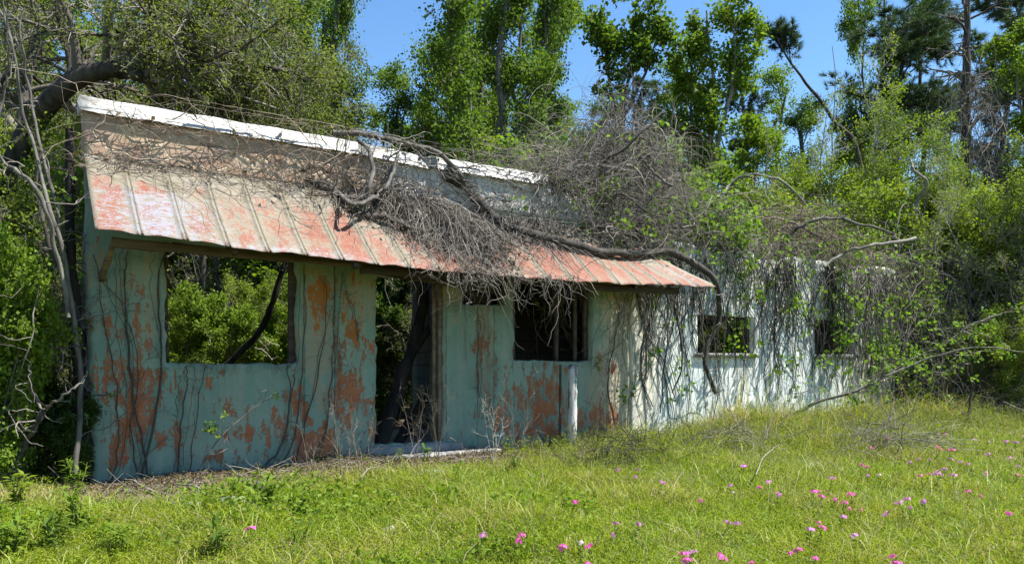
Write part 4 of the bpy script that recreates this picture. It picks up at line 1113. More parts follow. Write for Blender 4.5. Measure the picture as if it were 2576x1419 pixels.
tree('leaning_pine', 'thin pine leaning far left with one dark tuft at its tip against the sky', 'pine tree', 9.0, .10,
  [[G(2230,26), W(2170,430,26), W(2090,290,26), W(2010,190,26), W(1950,95,26)]], (11,6,5), .80, (50,42,40), .12, (.2,.02,7), ('bark_dark','bark_dark','needle'), kind='needle', K=24, shape=.2, loc=G(2230,26))
dt = tree('dead_tree', 'tall dark dead trunk wrapped in grey vines near the top right', 'tree', 10.5, .20,
  [[G(2425,20), W(2428,600,20), W(2425,300,20), W(2432,100,20), W(2436,-40,20)]], (16,6,4), .35, (60,50,50), .16, None, ('bark_dark','twig_grey',''), K=22, up=(-.02,-.05,-.05), loc=G(2425,20))
dome('vine_tangle', 'grey nest of dead vines hanging on the tall dead trunk', (to_sp(*W(2440,330,20)[:2])[0], to_sp(*W(2440,330,20)[:2])[1]+.1, W(2440,420,20)[2]), (1.2,.7,2.2), 420, (.8,2.6), (.005,.012), 'twig_grey', 0, sag=160, zmin=-.4)
place('sparse', 1985, 18, 7.0, 'pale bare sapling fan with few leaves under the leaning pine', sx=.8)
place('sparse', 2130, 20, 9.2, 'tall pale sparse tree with tiny yellow leaves against the right sky gap', sx=.8)
place('wispy', 2170, 19, 7.2, 'yellow green wispy tree below the pine at the right of the sky')
place('wispy', 2290, 17.5, 6.2, 'yellow green wispy tree in front of the dead trunk, left side')
place('wispy', 2030, 21, 6.8, 'yellow green wispy tree behind the pale sapling fan')
place('wispy', 2430, 17, 5.6, 'yellow green wispy tree at the foot of the dead trunk')
place('wispy', 2560, 16, 6.0, 'yellow green wispy tree at the right edge')
place('wispy', 2370, 16.4, 4.6, 'pale stemmed wispy tree right of the far wing corner')
place('sparse', 2480, 16, 5.2, 'pale sparse sapling standing in front of the right yellow bushes')
place('sparse', 2270, 16.2, 4.4, 'pale sparse sapling behind the far corner of the wing')
place('column', 2600, 20, 9.5, 'green tree cut by the right edge under the corner pine')
# filling behind the roofs
for u, Y, H, key, lb in [
  (980,15.5,4.9,'olive','grey olive feathery bush behind the coping near the hoop'), (900,17,5.8,'olive','taller feathery olive bush left of the hoop, behind the coping'),
  (760,18,6,'green','light green bush above the middle of the white coping'), (620,18.5,5.9,'olive','olive bush behind the coping under the big dark limb'),
  (480,18,5.8,'green','green bush above the left part of the white coping'), (330,17.5,5.6,'olive','olive bush right behind the left corner of the coping'),
  (1080,17,5.5,'green','bright green bush between the feathery bush and the three stemmed tree'), (1200,16,5.0,'green','bright green bush behind the coping right of the twig heap'),
  (1330,17,5.4,'green','green bush at the back of the low vine tangle'), (1440,18,6.0,'yellow','yellow green bush left of the vine dome'),
  (1700,17,5.5,'green','green bush right behind the vine dome'), (1830,17,5.2,'yellow','yellow green bush behind the leafy vine on the wing'),
  (1950,17.5,5.0,'olive','olive bush behind the brown vine mound, left part'), (2080,18,5.6,'yellow','yellow green bush over the brown vine mound'),
  (2210,17,5.4,'yellow','yellow green bush behind the far corner vine mound'), (2330,18,5.6,'olive','olive bush behind the leafy thicket'),
  (2450,17,5.2,'yellow','yellow green bush right of the wing, before the dead trunk'), (2560,16.5,4.6,'yellow','yellow green bush at the right edge above the thicket'),
  (2630,16.5,4.2,'olive','olive bush half outside the right edge')]:
    place(key, u, Y, H, lb, 'bush', sx=1.1)
# right edge, down to the meadow
for u, Y, H, key, lb in [(2330,15.6,2.9,'brush','grey dead bush beside the far end of the wing'), (2440,15.4,2.1,'olive','olive bush at the right of the wing, close to the meadow'),
  (2560,14.8,2.2,'yellow','yellow green bush at the right edge behind the flowers'), (2400,16.2,3.6,'brush','tall dead bush behind the leafy one right of the wing'), (2520,15.8,3.7,'brush','tall grey dead bush near the right edge'),
  (2250,15.9,2.2,'olive','olive bush growing at the far corner of the wing'), (2625,14.8,3.0,'brush','grey dead bush cut by the right edge, low')]:
    place(key, u, Y, H, lb, 'bush')
# seen through the openings
for u, Y, H, key, lb in [(470,14.6,2.5,'green','bright green bush seen through the left of the big window'), (585,14.3,2.35,'green','bright green bush in the middle of the big window view'),
  (690,15,2.7,'yellow','yellow green bush at the right of the big window view'), (520,16,4.0,'brush','grey brush behind the bushes in the big window view'),
  (750,15,2.6,'green','bush behind the right jamb of the big window'), (1000,13.8,2.3,'dark','dark low bush at the back of the doorway, in the middle'), (960,14.5,3.2,'dark','dark bush at the left of the doorway view'),
  (1060,13.2,2.8,'brush','dead brush behind the leaning trunks in the doorway'), (1040,15,3.6,'dark','tall dark bush far inside the doorway view'),
  (420,15,2.8,'yellow','yellow green bush beside the left jamb of the big window'), (1800,15.8,2.0,'green','green bush seen through the nearer wing window'), (2080,17,2.2,'green','green bush seen through the farther wing window')]:
    place(key, u, Y, H, lb, 'bush')
# left gap
for u, Y, H, key, lb in [(15,7.0,2.5,'green','bright green bush at the left edge, in the sun'), (-40,6.8,2.2,'green','bright bush cut by the left edge'), (150,8.2,2.6,'brush','grey dead bush beside the left corner of the building'),
  (190,7.3,.85,'dark','small dark leafy bush at the foot of the left corner'), (120,7.4,1.0,'dark','dark leafy bush low between the left saplings'), (60,8.4,2.6,'olive','olive feathery bush behind the left saplings'),
  (110,10,3.8,'olive','tall feathery bush filling the gap left of the building'), (10,9.5,4.4,'yellow','yellow green bush at the far left behind the bright one'), (180,11.5,3.9,'green','green bush behind the left side wall'),
  (40,12.5,5.5,'olive','high olive bush under the drooping tree at the left edge'), (30,7.6,1.2,'yellow','low yellow green bush at the left edge near the grass'), (-30,11,4.6,'green','leafy bush at the left edge under the drooping tree')]:
    place(key, u, Y, H, lb, 'bush', sx=.62 if 'in the sun' in lb else .85)
place('broad2', 60, 22, 14, 'leafy tree hidden high behind the drooping tree at the far left', sx=1.1)
place('broad', 320, 24, 15, 'leafy tree behind the heavy limbs of the drooping tree', sx=1.1)
place('broad2', 560, 23, 14.5, 'leafy tree behind the fine twigs of the drooping tree, above the coping', sx=1.1)
place('olive', 230, 19, 8.6, 'big olive feathery thicket behind the left corner of the coping', 'bush', sx=1.3)
place('olive', 450, 19.5, 9.2, 'big olive feathery thicket behind the big dark limb', 'bush', sx=1.3)
place('olive', 680, 19, 8.8, 'big olive feathery thicket right of the big dark limb', 'bush', sx=1.25)
place('olive', 40, 15, 7.5, 'big olive feathery thicket at the upper left edge', 'bush', sx=1.3)

# saplings and vines in the left gap
lg = [
 ('grey curving sapling rising from the corner of the building to the top left', [(185,1190),(205,960),(175,700),(140,560),(100,420),(62,290),(38,150),(5,20)], 7.0, .042, .02, 'bark_grey', 12),
 ('grey leaning sapling next to the left coping corner', [(195,1180),(190,900),(165,640),(128,480),(92,330),(70,210),(50,120),(60,20)], 7.3, .035, .018, 'bark_grey', 12),
 ('pale arching vine stem entering from the left edge', [(-20,340),(20,420),(75,455),(112,520),(145,640),(170,800)], 6.6, .028, .035, 'bark_grey', 6),
 ('dark straight sapling slanting against the left corner', [(207,830),(175,740),(140,660),(110,560),(95,480),(100,380)], 7.2, .040, .028, 'bark_dark', 6),
 ('dark thin sapling behind the slanting one', [(215,900),(190,700),(170,560),(168,420)], 7.6, .028, .02, 'bark_dark', 6),
 ('grey forked branch bent low beside the corner', [(90,1090),(110,1032),(140,1010),(175,985),(212,955)], 6.7, .022, .016, 'bark_grey', 5),
 ('grey upright stub of the forked branch', [(112,1035),(88,1000),(74,960),(70,925)], 6.7, .020, .012, 'bark_grey', 2),
 ('dark stout stem leaning at the bottom left', [(28,1180),(60,1120),(95,1060),(108,1030)], 6.75, .045, .03, 'bark_dark', 3),
 ('looping thin vine hanging left of the building', [(90,650),(92,740),(85,830),(60,910),(30,990),(28,1040),(70,1110),(110,1125)], 6.6, .012, .008, 'bark_grey', 4),
 ('thin dark vine drooping across the left gap', [(-10,835),(60,845),(130,872),(205,868)], 6.9, .016, .013, 'bark_dark', 4),
 ('thin pale sapling curving up the left edge', [(-15,420),(5,250),(20,120),(8,-20)], 6.6, .02, .012, 'bark_grey', 6),
 ('dark bush stem behind the forked branch', [(20,1190),(55,1040),(60,900),(100,760)], 7.2, .022, .015, 'bark_dark', 8)]
for lb, uv, Y, r0, r1, mt, tw in lg:
    vine(lb, [W(u,v,Y+.1*math.sin(i*1.7)) for i,(u,v) in enumerate(uv)], r0*.55, r1*.55, mt, 36, .010, 'sapling_stem', 'bare stems left of the building', twigs=tw, tl=.5, cat='stem', leafn=0)
# branches in the right half
rg = [
 ('long bare branch reaching up right from the foot of the wing, with green tufts', [(1985,1050),(2060,1010),(2150,985),(2220,950),(2300,915),(2400,885),(2500,875),(2590,890)], 12.6, .026, .009, 'bark_grey', 26, 7),
 ('second bare branch above the long one, running to the right edge', [(2215,960),(2290,905),(2370,870),(2440,820),(2520,790),(2590,775)], 13.2, .018, .009, 'bark_grey', 22, 6),
 ('pale broken branch sticking out of the vines over the wing', [(2070,672),(2120,640),(2170,622),(2240,612),(2303,602)], 12.6, .022, .03, 'bark_pale', 5, 0),
 ('thick brown vine arching over the brown mound on the wing', [(1935,660),(1965,610),(2010,570),(2070,548),(2150,560),(2250,590)], 13.6, .04, .02, 'bark_grey', 20, 0),
 ('pale arched stem behind the leafy vine on the wing', [(1810,500),(1850,455),(1910,440),(1980,465),(2030,520)], 14.2, .03, .018, 'bark_pale', 12, 3),
 ('bleached forked dead branch standing among the right yellow bushes', [(2300,560),(2310,500),(2330,460),(2300,430),(2290,400)], 16.0, .045, .02, 'bark_pale', 4, 0),
 ('dark stem under the right thicket', [(2430,1060),(2445,980),(2430,900),(2460,800)], 13.4, .022, .014, 'bark_dark', 10, 5),
 ('broken pale stick leaning out of the vine dome', [(1690,470),(1650,440),(1620,405)], 10.8, .022, .012, 'bark_grey', 3, 0)]
for lb, uv, Y, r0, r1, mt, tw, lf in rg:
    vine(lb, [W(u,v,Y+.12*math.sin(i*1.9)) for i,(u,v) in enumerate(uv)], r0, r1, mt, 36, .012, 'bare_branch', twigs=tw, tl=.55, cat='branch', leafn=lf, tr=.008)

for lb, uv, Y, r in [('slim dark trunk standing behind the left of the big window',[(512,1000),(508,800),(515,600),(505,420)],15.5,.07),('thin dark trunk next to the slim one behind the big window',[(548,1000),(552,800),(545,600),(550,420)],16.5,.055),
  ('dark trunk behind the right side of the big window',[(668,1000),(660,800),(672,600),(690,420)],17,.08)]:
    vine(lb, [W(u,v,Y) for u,v in uv], r, r*.6, 'bark_dark', 24, .015, 'thin_tree', twigs=14, tl=1.2, cat='tree', tr=.012)
# distant woods closing the view
def woods():
    n = 90; a = rng.uniform(-48, 48, n); Y = rng.uniform(46, 75, n); x = np.tan(np.radians(a))*Y
    u = UC + x/Y*FPX
    hcap = np.interp(u, [-800,700,900,1300,1420,1500,1700,1900,2150,2300,3300], [22,22,14,14,9,9,13,11,9,15,20])
    H = hcap*rng.uniform(.7,1,n)
    P = np.stack([np.stack([x + .02*H*rng.normal(size=n)*t, Y+0*t, -.4+H*t], -1) for t in np.linspace(0,1,10)], 1)
    R = .22*np.linspace(1,.2,10)[None]*np.ones((n,1))
    C,CR = kids(P,R,26,.08,1,65,(.6,1.2),.4,6,.15,.02,Lfix=3.6,shape=.5,rmin=.03)
    C2,CR2 = kids(C,CR,5,.2,1,45,(.4,.7),.6,4,.2,0,rmin=.02)
    V1,Q1 = tubes(P,R,6); V2,Q2 = tubes(C,CR,3)
    lp = leaf_pts(C2, 6, .1, .35); Vl,Ql = leaves(lp, .42, .8)
    o = build('distant_woods', np.concatenate([V1,V2]), np.concatenate([Q1,Q2+len(V1)]), M['bark_dark'])
    tag(o, 'dim band of distant woodland behind everything', 'woods', kind='stuff')
    c = build('foliage', Vl, Ql, M['leaf_dark'], o)
woods()

# ------------------------------------------------------------------ meadow
def dirt_at(x, y):
    s, p = to_sp(x, y)
    a = sstep(1.25, .55, p-.3*np.sin(s*1.9))*sstep(6.0, 4.4, s)
    b = sstep(1.5, .9, p-.25*np.sin(s*2.3+1))*sstep(4.0, 3.0, s)
    return np.maximum(a, b)*sstep(-.6, .2, s)
def grass():
    n = 560000
    Y = np.exp(rng.uniform(math.log(4.3), math.log(17.5), n)); u = rng.uniform(-300, 2880, n)
    x = (u-UC)/FPX*Y; s, p = to_sp(x, Y)
    cl = fbm(x*1.4, Y*1.4, 11); cl2 = fbm(x*4.5+9, Y*4.5, 15)
    thin = fbm(x*.9+50, Y*.9, 61)
    keep = (p > .12) & (rng.random(n) < .25+2.6*np.clip(thin-.28,0,1)) & (rng.random(n) > dirt_at(x, Y)*.93) & (rng.random(n) < .15+1.6*cl2)
    x = x[keep]; Y = Y[keep]; s = s[keep]; p = p[keep]; cl = cl[keep]; n = len(x)
    tall = sstep(2.9, .7, p)*(.45*sstep(4.8, 6.4, s)+.55*sstep(7.2, 9.0, s))*(.6+.8*cl)
    h = (.035+.105*cl)*rng.uniform(.5,1.35,n)*(1+2.9*tall)*(1-.4*sstep(1.3,.6,p)*(s < 5.2))
    h *= np.where(rng.random(n) < .05, 2.1, 1)
    w_ = rng.uniform(.002,.0046,n)*(1+.6*tall)
    a = rng.random(n)*6.283; b = rng.random(n)*6.283
    ln = h*rng.uniform(.2,1.7,n)
    base = np.stack([x, Y, gz(x, Y)-.01], -1)
    ld = np.stack([np.cos(a), np.sin(a), 0*a], -1); sd = np.stack([np.cos(b), np.sin(b), 0*b], -1)
    mid = base + ld*(ln*.35)[:,None] + np.stack([0*h,0*h,h*.62],-1)
    tip = base + ld*ln[:,None] + np.stack([0*h,0*h,h*(1-.25*rng.random(n))],-1)
    V = np.stack([base-sd*w_[:,None], base+sd*w_[:,None], mid+sd*w_[:,None]*.8, mid-sd*w_[:,None]*.8, tip], 1).reshape(-1,3)
    i = np.arange(n)*5
    dry = np.repeat(np.clip(.10+.35*sstep(.45,.7,cl)+.55*tall+.5*sstep(1.8,.9,p)*(s < 6), 0, 1), 5)
    o = build('grass', V, [np.stack([i,i+1,i+2,i+3],-1), np.stack([i+3,i+2,i+4],-1)], M['grass'], attrs={'dry': dry})
    tag(o, 'sunlit green and yellow meadow grass before the building', 'grass', kind='stuff')
    # small broad leaves between the blades
    n = 230000
    Y = np.exp(rng.uniform(math.log(4.3), math.log(13), n)); u = rng.uniform(-250, 2800, n); x = (u-UC)/FPX*Y; s, p = to_sp(x, Y)
    k = (p > .3) & (fbm(x*1.1+30, Y*1.1, 23) > .34) & (rng.random(n) > dirt_at(x, Y)*.9) & (rng.random(n) < np.interp(u, [-250,900,1500,2800],[1,1,.95,.9]))
    x = x[k]; Y = Y[k]
    V,Q = leaves(np.stack([x,Y,gz(x,Y)+rng.random(len(x))**.7*(.03+.14*fbm(x*1.4, Y*1.4, 11))],-1), .021, .38, upb=.7)
    o = build('herbs', V, Q, M['leaf_herb']); tag(o, 'low broad leaved weeds mixed in the meadow grass', 'weeds', kind='stuff')
def herbs2():
    n = 16000
    Y = np.exp(rng.uniform(math.log(4.3), math.log(8.5), n)); u = rng.uniform(-250, 1500, n); x = (u-UC)/FPX*Y; s, p = to_sp(x, Y)
    k = (fbm(x*1.7+70, Y*1.7, 33) > np.interp(u, [-250,500,1500],[.40,.52,.62])) & (p > 1.0) & (rng.random(n) > dirt_at(x, Y))
    x = x[k]; Y = Y[k]; V,Q = leaves(np.stack([x,Y,gz(x,Y)+rng.uniform(.03,.15,len(x))],-1), .055, .42, upb=1.1)
    o = build('broad_leaf_weeds', V, Q, M['leaf_bright']); tag(o, 'clumps of broad leaved weeds in the left part of the meadow', 'weeds', kind='stuff')
    # wispy stalks rising round the foot of the walls
    n = 4200; s_ = rng.uniform(4.2, 17, n); p_ = .15+rng.gamma(2.0,.65,n); P0 = L(s_, p_, 0); P0[:,2] = gz(P0[:,0], P0[:,1])-.02
    h = rng.uniform(.18,.55,n)*np.interp(s_, [4.6,7.4,9.5,17],[.55,.75,1,1])
    P = grow(P0, rng.normal(0,.22,(n,3))+[0,0,1], h, 9, .12, -.02); R_ = np.full((n,1),.0022)*np.linspace(1,.4,9)[None]
    C, CR = kids(P, R_, 3, .35, .95, 35, (.2,.5), .6, 5, .15, .02, rmin=.0012)
    V1,Q1 = tubes(P,R_,3); V2,Q2 = tubes(C,CR,3); lp = leaf_pts(C, 3, .2, .012); V3,Q3 = leaves(lp, .026, .3); nb = len(V1)
    o = build('wispy_stalks', np.concatenate([V1,V2]), np.concatenate([Q1,Q2+nb]), M['stalk']); tag(o, 'wispy green and straw coloured stalks at the foot of the walls', 'weeds', kind='stuff')
    build('stalk_leaves', V3, Q3, M['leaf_herb'], o)
grass(); herbs2()
def litter():
    n = 24000
    s_ = rng.uniform(-.3, 6.3, n); p_ = rng.gamma(2.0,.36,n)+.02
    P = L(s_, p_, 0); k = dirt_at(P[:,0],P[:,1]) > rng.random(n)*.8
    P = P[k]; P[:,2] = gz(P[:,0],P[:,1])+rng.uniform(.005,.03,len(P))
    V,Q = leaves(P, .030, .42, upb=1.2)
    o = build('leaf_litter', V, Q, M['dead_leaf']); tag(o, 'brown dead leaves lying on bare soil along the teal front', 'leaf litter', kind='stuff')
    n = 600; s_ = rng.uniform(-.2,6.2,n); p_ = rng.uniform(.05,.9,n); P = L(s_,p_,0); P[:,2] = gz(P[:,0],P[:,1])+.02
    d = rng.normal(size=(n,3))*[1,1,.15]
    C = grow(P, d, rng.uniform(.1,.45,n), 6, .2, 0); C[...,2] = np.maximum(C[...,2], gz(C[...,0],C[...,1])+.008)
    V,Q = tubes(C, rng.uniform(.002,.006,n)[:,None]*np.linspace(1,.5,6)[None], 4)
    o = build('twig_litter', V, Q, M['twig_grey']); tag(o, 'small grey twigs strewn over the bare soil by the teal front', 'twigs', kind='stuff')
litter()
# larger sticks and rubble along the wall
st_ = [('pale crooked stick on the soil below the window',[(905,1205),(925,1190),(948,1175)],.010),('bleached forked stick leaning at the wall right of the window',[(700,1225),(728,1195),(745,1180),(765,1205)],.012),
 ('long pale stick lying before the left end of the front',[(290,1205),(340,1222),(400,1250)],.009),('thick brown stick end sticking up from the soil',[(640,1215),(655,1228),(660,1245)],.024),
 ('grey branch lying along the foot of the wall',[(560,1225),(610,1218),(652,1216)],.014),('short pale stick in the litter at the left',[(450,1220),(485,1232),(525,1250)],.010),
 ('long pale stick leaning against the pier right of the door',[(1130,1100),(1165,1117),(1205,1140)],.010)]
for lb, uv, r in st_:
    pts = []
    for i,(u,v) in enumerate(uv):
        g = ray_ground(u, v+6); pts.append(g+[0,0,.03+.03*(i%2)])
    if 'sticking up' in lb: pts = [ray_ground(655,1250)-[0,0,.03], ray_ground(655,1250)+[.0,.02,.06], ray_ground(652,1250)+[-.03,.03,.13]]
    if 'leaning' in lb: pts = [FW(u, v, .35-.12*i) for i,(u,v) in enumerate(uv)]
    vine(lb, pts, r, r*.7, 'bark_pale' if 'pale' in lb or 'bleached' in lb else 'bark_grey', 14, .006, 'fallen_stick', 'sticks at the foot of the front', sides=6, cat='stick', twigs=2, tl=.15, tr=.004)
def chunk(label, u, v, w_, d, h, mat='concrete'):
    g = ray_ground(u, v)
    o = thing('concrete_chunk', label, 'rubble', g, TH+rng.normal(0,.3), 'pale rubble in the grass')
    mb = MB(); n = 7; ang = np.sort(rng.random(n)*6.28)
    ring = lambda z, k: [[math.cos(a)*w_*k*(1+.0*z), math.sin(a)*d*k, z] for a in ang]
    V = ring(-.03,1)+ring(h*.7,1)+ring(h,.8); V = np.array(V)+rng.normal(0,.006,(3*n,3)); V[2*n:,2] += rng.normal(0,.01,n)
    Q = [[k*n+j, k*n+(j+1)%n, k*n+n+(j+1)%n, k*n+n+j] for k in (0,1) for j in range(n)]
    T_ = [[2*n, 2*n+j, 2*n+j+1] for j in range(1,n-1)]
    mb.add(V, Q, T_); mb.build('slab', M[mat], o)
chunk('small flat pale slab in the soil below the right of the window', 590, 1262, .15, .08, .04)
chunk('pale broken slab half sunk left of the other slab', 470, 1272, .14, .07, .035)
chunk('pale slab piece by the grass right of the door step', 1085, 1196, .14, .08, .05)
chunk('small white lump lying alone in the front grass', 965, 1352, .10, .06, .07)

# weeds
def weed(label, u, v, h, mat, nst=3, leafsz=.11, asp=.22, per=16, name='leafy_weed', group=None, wid=.25):
    g = ray_ground(u, v); o = thing(name, label, 'weed', g, group=group)
    a = rng.random(nst)*6.28; D = np.stack([np.cos(a)*wid, np.sin(a)*wid, 1+0*a],-1)
    P = grow(np.zeros((nst,3))+rng.normal(0,.02,(nst,3))*[1,1,0], D, h*rng.uniform(.7,1.1,nst), 10, .06, .02)
    V,Q = tubes(P, .005*np.linspace(1,.4,10)[None]*np.ones((nst,1)), 5); build('stem', V, Q, M['petiole'], o)
    b = leaf_pts(P, per, .15, .004); d = rng.normal(size=(len(b),3))*[1,1,.25]+[0,0,.35]; d = norm(d)
    sd = norm(np.cross(d,[0,0,1.]));  s_ = leafsz*rng.uniform(.6,1.2,len(b))[:,None]; nn = np.cross(sd,d)
    m = b+d*s_*.5+nn*s_*.06; t = b+d*s_-nn*s_*.12
    V = np.stack([b, m+sd*s_*asp*.5, t, m-sd*s_*asp*.5],1).reshape(-1,3)
    build('leaves', V, np.arange(len(V)).reshape(-1,4), M[mat], o); return o
wl = [('tall pale green lance leaved weed at the left front',195,1345,.48,'leaf_bright',4,.17,.2,22),('feathery light green weed near the left corner of the building',200,1245,.42,'leaf_bright',5,.12,.16,24),
 ('dark green low weed below the window in front of the slabs',670,1275,.26,'leaf_green',6,.10,.35,18),('lance leaved weed at the bottom edge left of centre',545,1410,.33,'leaf_green',4,.17,.2,20),
 ('small light green sprout on the soil below the window',595,1250,.20,'leaf_bright',3,.12,.25,9),('bright weed with broad leaves at the bottom left corner',25,1400,.32,'leaf_bright',5,.18,.2,18),
 ('slim green weed standing alone at the lower middle',745,1390,.36,'leaf_green',2,.10,.25,16),('dark green clump of weeds left of the front corner',215,1210,.40,'leaf_dark',6,.13,.3,20),
 ('yellow green weed at the left edge of the meadow',45,1280,.35,'leaf_yellow',5,.11,.3,18),('leafy green weed by the foot of the post',1300,1190,.32,'leaf_green',5,.10,.22,16),
 ('light green weed at the right of the post',1520,1165,.36,'leaf_bright',6,.09,.22,18),('green weed clump under the joint of front and wing',1610,1140,.42,'leaf_bright',7,.10,.22,18),
 ('green weed clump at the foot of the wing below its nearer window',1800,1110,.42,'leaf_bright',7,.10,.22,18),('weed clump at the foot of the wing between its windows',1960,1085,.45,'leaf_green',7,.10,.22,18),
 ('slim sprout with tiny leaves on the soil before the pier',1015,1160,.25,'leaf_bright',2,.07,.4,8),('small fern like sprout standing at the doorstep',1075,1160,.2,'leaf_vine',2,.10,.3,12),
 ('weed with lance leaves at the bottom edge, centre left',300,1405,.30,'leaf_bright',4,.15,.2,18),('low green weed right of the flat slab',760,1300,.26,'leaf_green',5,.09,.3,16),
 ('dark green weed low at the bottom left',130,1390,.30,'leaf_green',5,.14,.22,18)]
for a in wl: weed(a[0], a[1], a[2], a[3]*.78, a[4], a[5], a[6]*.8, a[7], a[8])
dw = [('bushy dry weed with pale stalks before the pier left of the door',860,1215,.85,'twig_tan',.8),('smaller dry weed leaning left of the door',905,1195,.65,'twig_tan',.7),('thin dry weed standing in front of the doorway',1045,1165,.85,'twig_tan',.8),
 ('second dry weed in front of the doorway, nearer its right jamb',1100,1160,.95,'twig_tan',.8),('arching dry weed left of the white post',1300,1165,1.0,'twig_tan',1.0),('dry weed bent over in front of the small dark window',1240,1170,.7,'twig_pale',1.0),
 ('dry brown weed right of the white post',1500,1175,.6,'twig_dark',1.2),('dry weed right of the window, close to the wall',780,1210,.55,'twig_tan',.7)]
for lb,u,v,h,mt,rs_ in dw:
    g = ray_ground(u, v)
    tree('dead_weed', lb, 'weed', h, .005, 3, (6,3,2), .2, (38,40,45), .40, None, (mt,mt,''), rs=.26*rs_, up=(.05,.0,-.02), spread=.22, loc=g, group=None)
# sprouting sapling at the wall under the window
sp_ = vine('slim sapling with two tufts of young leaves in front of the wall under the window', [FW(488,1222,.30), FW(520,1150,.36), FW(560,1095,.42), FW(620,1042,.46), FW(688,993,.5)], .011, .004, 'bark_grey', 24, .004, 'sprouting_sapling', twigs=8, sides=5, cat='sapling', tl=.3, tr=.004)
tp = np.concatenate([np.repeat(FW(532,1078,.40)[None], 46, 0)+rng.normal(0,.045,(46,3)), np.repeat(FW(690,993,.5)[None], 12, 0)+rng.normal(0,.018,(12,3)), np.repeat(FW(563,1040,.44)[None], 10, 0)+rng.normal(0,.015,(10,3))])
V,Q = leaves(tp, .05, .5); build('leaves', V, Q, M['leaf_bright'], sp_, np.array(sp_.location))
tw_ = resample([FW(552,1100,.41), FW(540,1085,.4), FW(532,1078,.4)], 8)[None]; V,Q = tubes(tw_, np.full((1,8),.004), 4); build('leaf_stalk', V, Q, M['petiole'], sp_, np.array(sp_.location))
# brush lying in the grass
def brush(label, u, v, rs_, rp, h, n, mat):
    g = ray_ground(u, v); s_, p_ = to_sp(g[0], g[1])
    st = np.stack([s_+rng.normal(0,rs_*.45,n), p_+rng.normal(0,rp*.45,n), np.zeros(n)], -1); w_ = lw(st)
    w_[:,2] = gz(w_[:,0], w_[:,1]) + rng.random(n)**1.5*h*np.exp(-((st[:,0]-s_)/rs_)**2)
    P = grow(w_, rng.normal(size=(n,3))*[1,1,.45]+[0,0,.12], rng.uniform(.25,.9,n), 8, .16, -.02)
    P[...,2] = np.maximum(P[...,2], gz(P[...,0], P[...,1])+.02)
    Rr = rng.uniform(.002,.006,n)[:,None]*np.linspace(1,.5,8)[None]
    C, CR = kids(P, Rr, 3, .2, 1, 45, (.25,.6), .6, 5, .2, .03, rmin=.0018)
    o = thing('brush_pile', label, 'brush', g)
    V1,Q1 = tubes(P,Rr,3); V2,Q2 = tubes(C,CR,3)
    build('twigs', np.concatenate([V1,V2]), np.concatenate([Q1,Q2+len(V1)]), M[mat], o, g); return o
brush('low pile of grey dead twigs in the grass before the far end of the wing', 2230, 1130, 1.2, .45, .35, 230, 'twig_grey')
brush('brown dead brush in the grass right of the white post', 1580, 1165, 1.1, .35, .35, 150, 'twig_dark')
brush('thin brown brush in the grass before the middle of the wing', 1840, 1130, 1.2, .35, .30, 120, 'twig_grey')
brush('grey brush lying at the right edge between bushes and flowers', 2500, 1060, 1.2, .6, .55, 240, 'twig_grey')
for lb, uv in [('long pale stalk lying across the grass among the flowers at right',[(2285,1133),(2380,1140),(2480,1152)]),('shorter pale stalk lying below the long one among the flowers',[(2300,1131),(2360,1146),(2420,1160)]),('dry stalk leaning in the grass before the brush pile',[(1900,1235),(1925,1180),(1960,1150)])]:
    vine(lb, [ray_ground(u,v)+[0,0,.16] for u,v in uv], .006, .004, 'bark_pale', 14, .006, 'dry_stalk', sides=5, cat='stalk', twigs=4, tl=.2, tr=.003)

# ------------------------------------------------------------------ flowers
def flower_proto(kind, mat, nfl, dome_r):
    o = thing('flower', '-', 'flower', (0,0,-50))
    P = resample([[0,0,-.02],[.012,.004,.5],[0,0,1.0]], 8)[None]*np.array([1,1,.20]); V,Q = tubes(P, np.full((1,8),.0028), 4); build('stem', V, Q, M['petiole'], o)
    b = leaf_pts(P, 10, .1, .003); V,Q = leaves(b, .05, .25); build('leaves', V, Q, M['leaf_green'], o)
    Vs = []; 
    for k in range(nfl):
        d = norm(np.array([rng.normal(0,.8), rng.normal(0,.8), .75])); c = np.array([0,0,.188]) + d*dome_r*rng.uniform(.7,1.4)*[1.15,1.15,.6]
        t1 = norm(np.cross(d, [.3,.9,.1])); t2 = np.cross(d, t1); a0 = rng.random()*6.28
        for j in range(5):
            a = a0+j*1.2566; ax = t1*math.cos(a)+t2*math.sin(a); sx = -t1*math.sin(a)+t2*math.cos(a)
            Vs += [c, c+ax*.0085+sx*.006+d*.001, c+ax*.0145+d*.0005, c+ax*.0085-sx*.006+d*.001]
    V = np.array(Vs); build('blossom', V, np.arange(len(V)).reshape(-1,4), M[mat], o)
    return o
protos = {'m': [flower_proto('m','petal_magenta',10,.030), False], 'p': [flower_proto('p','petal_pink',8,.028), False], 'l': [flower_proto('l','petal_lilac',9,.030), False], 'w': [flower_proto('w','petal_pale',7,.026), False]}
fl = []
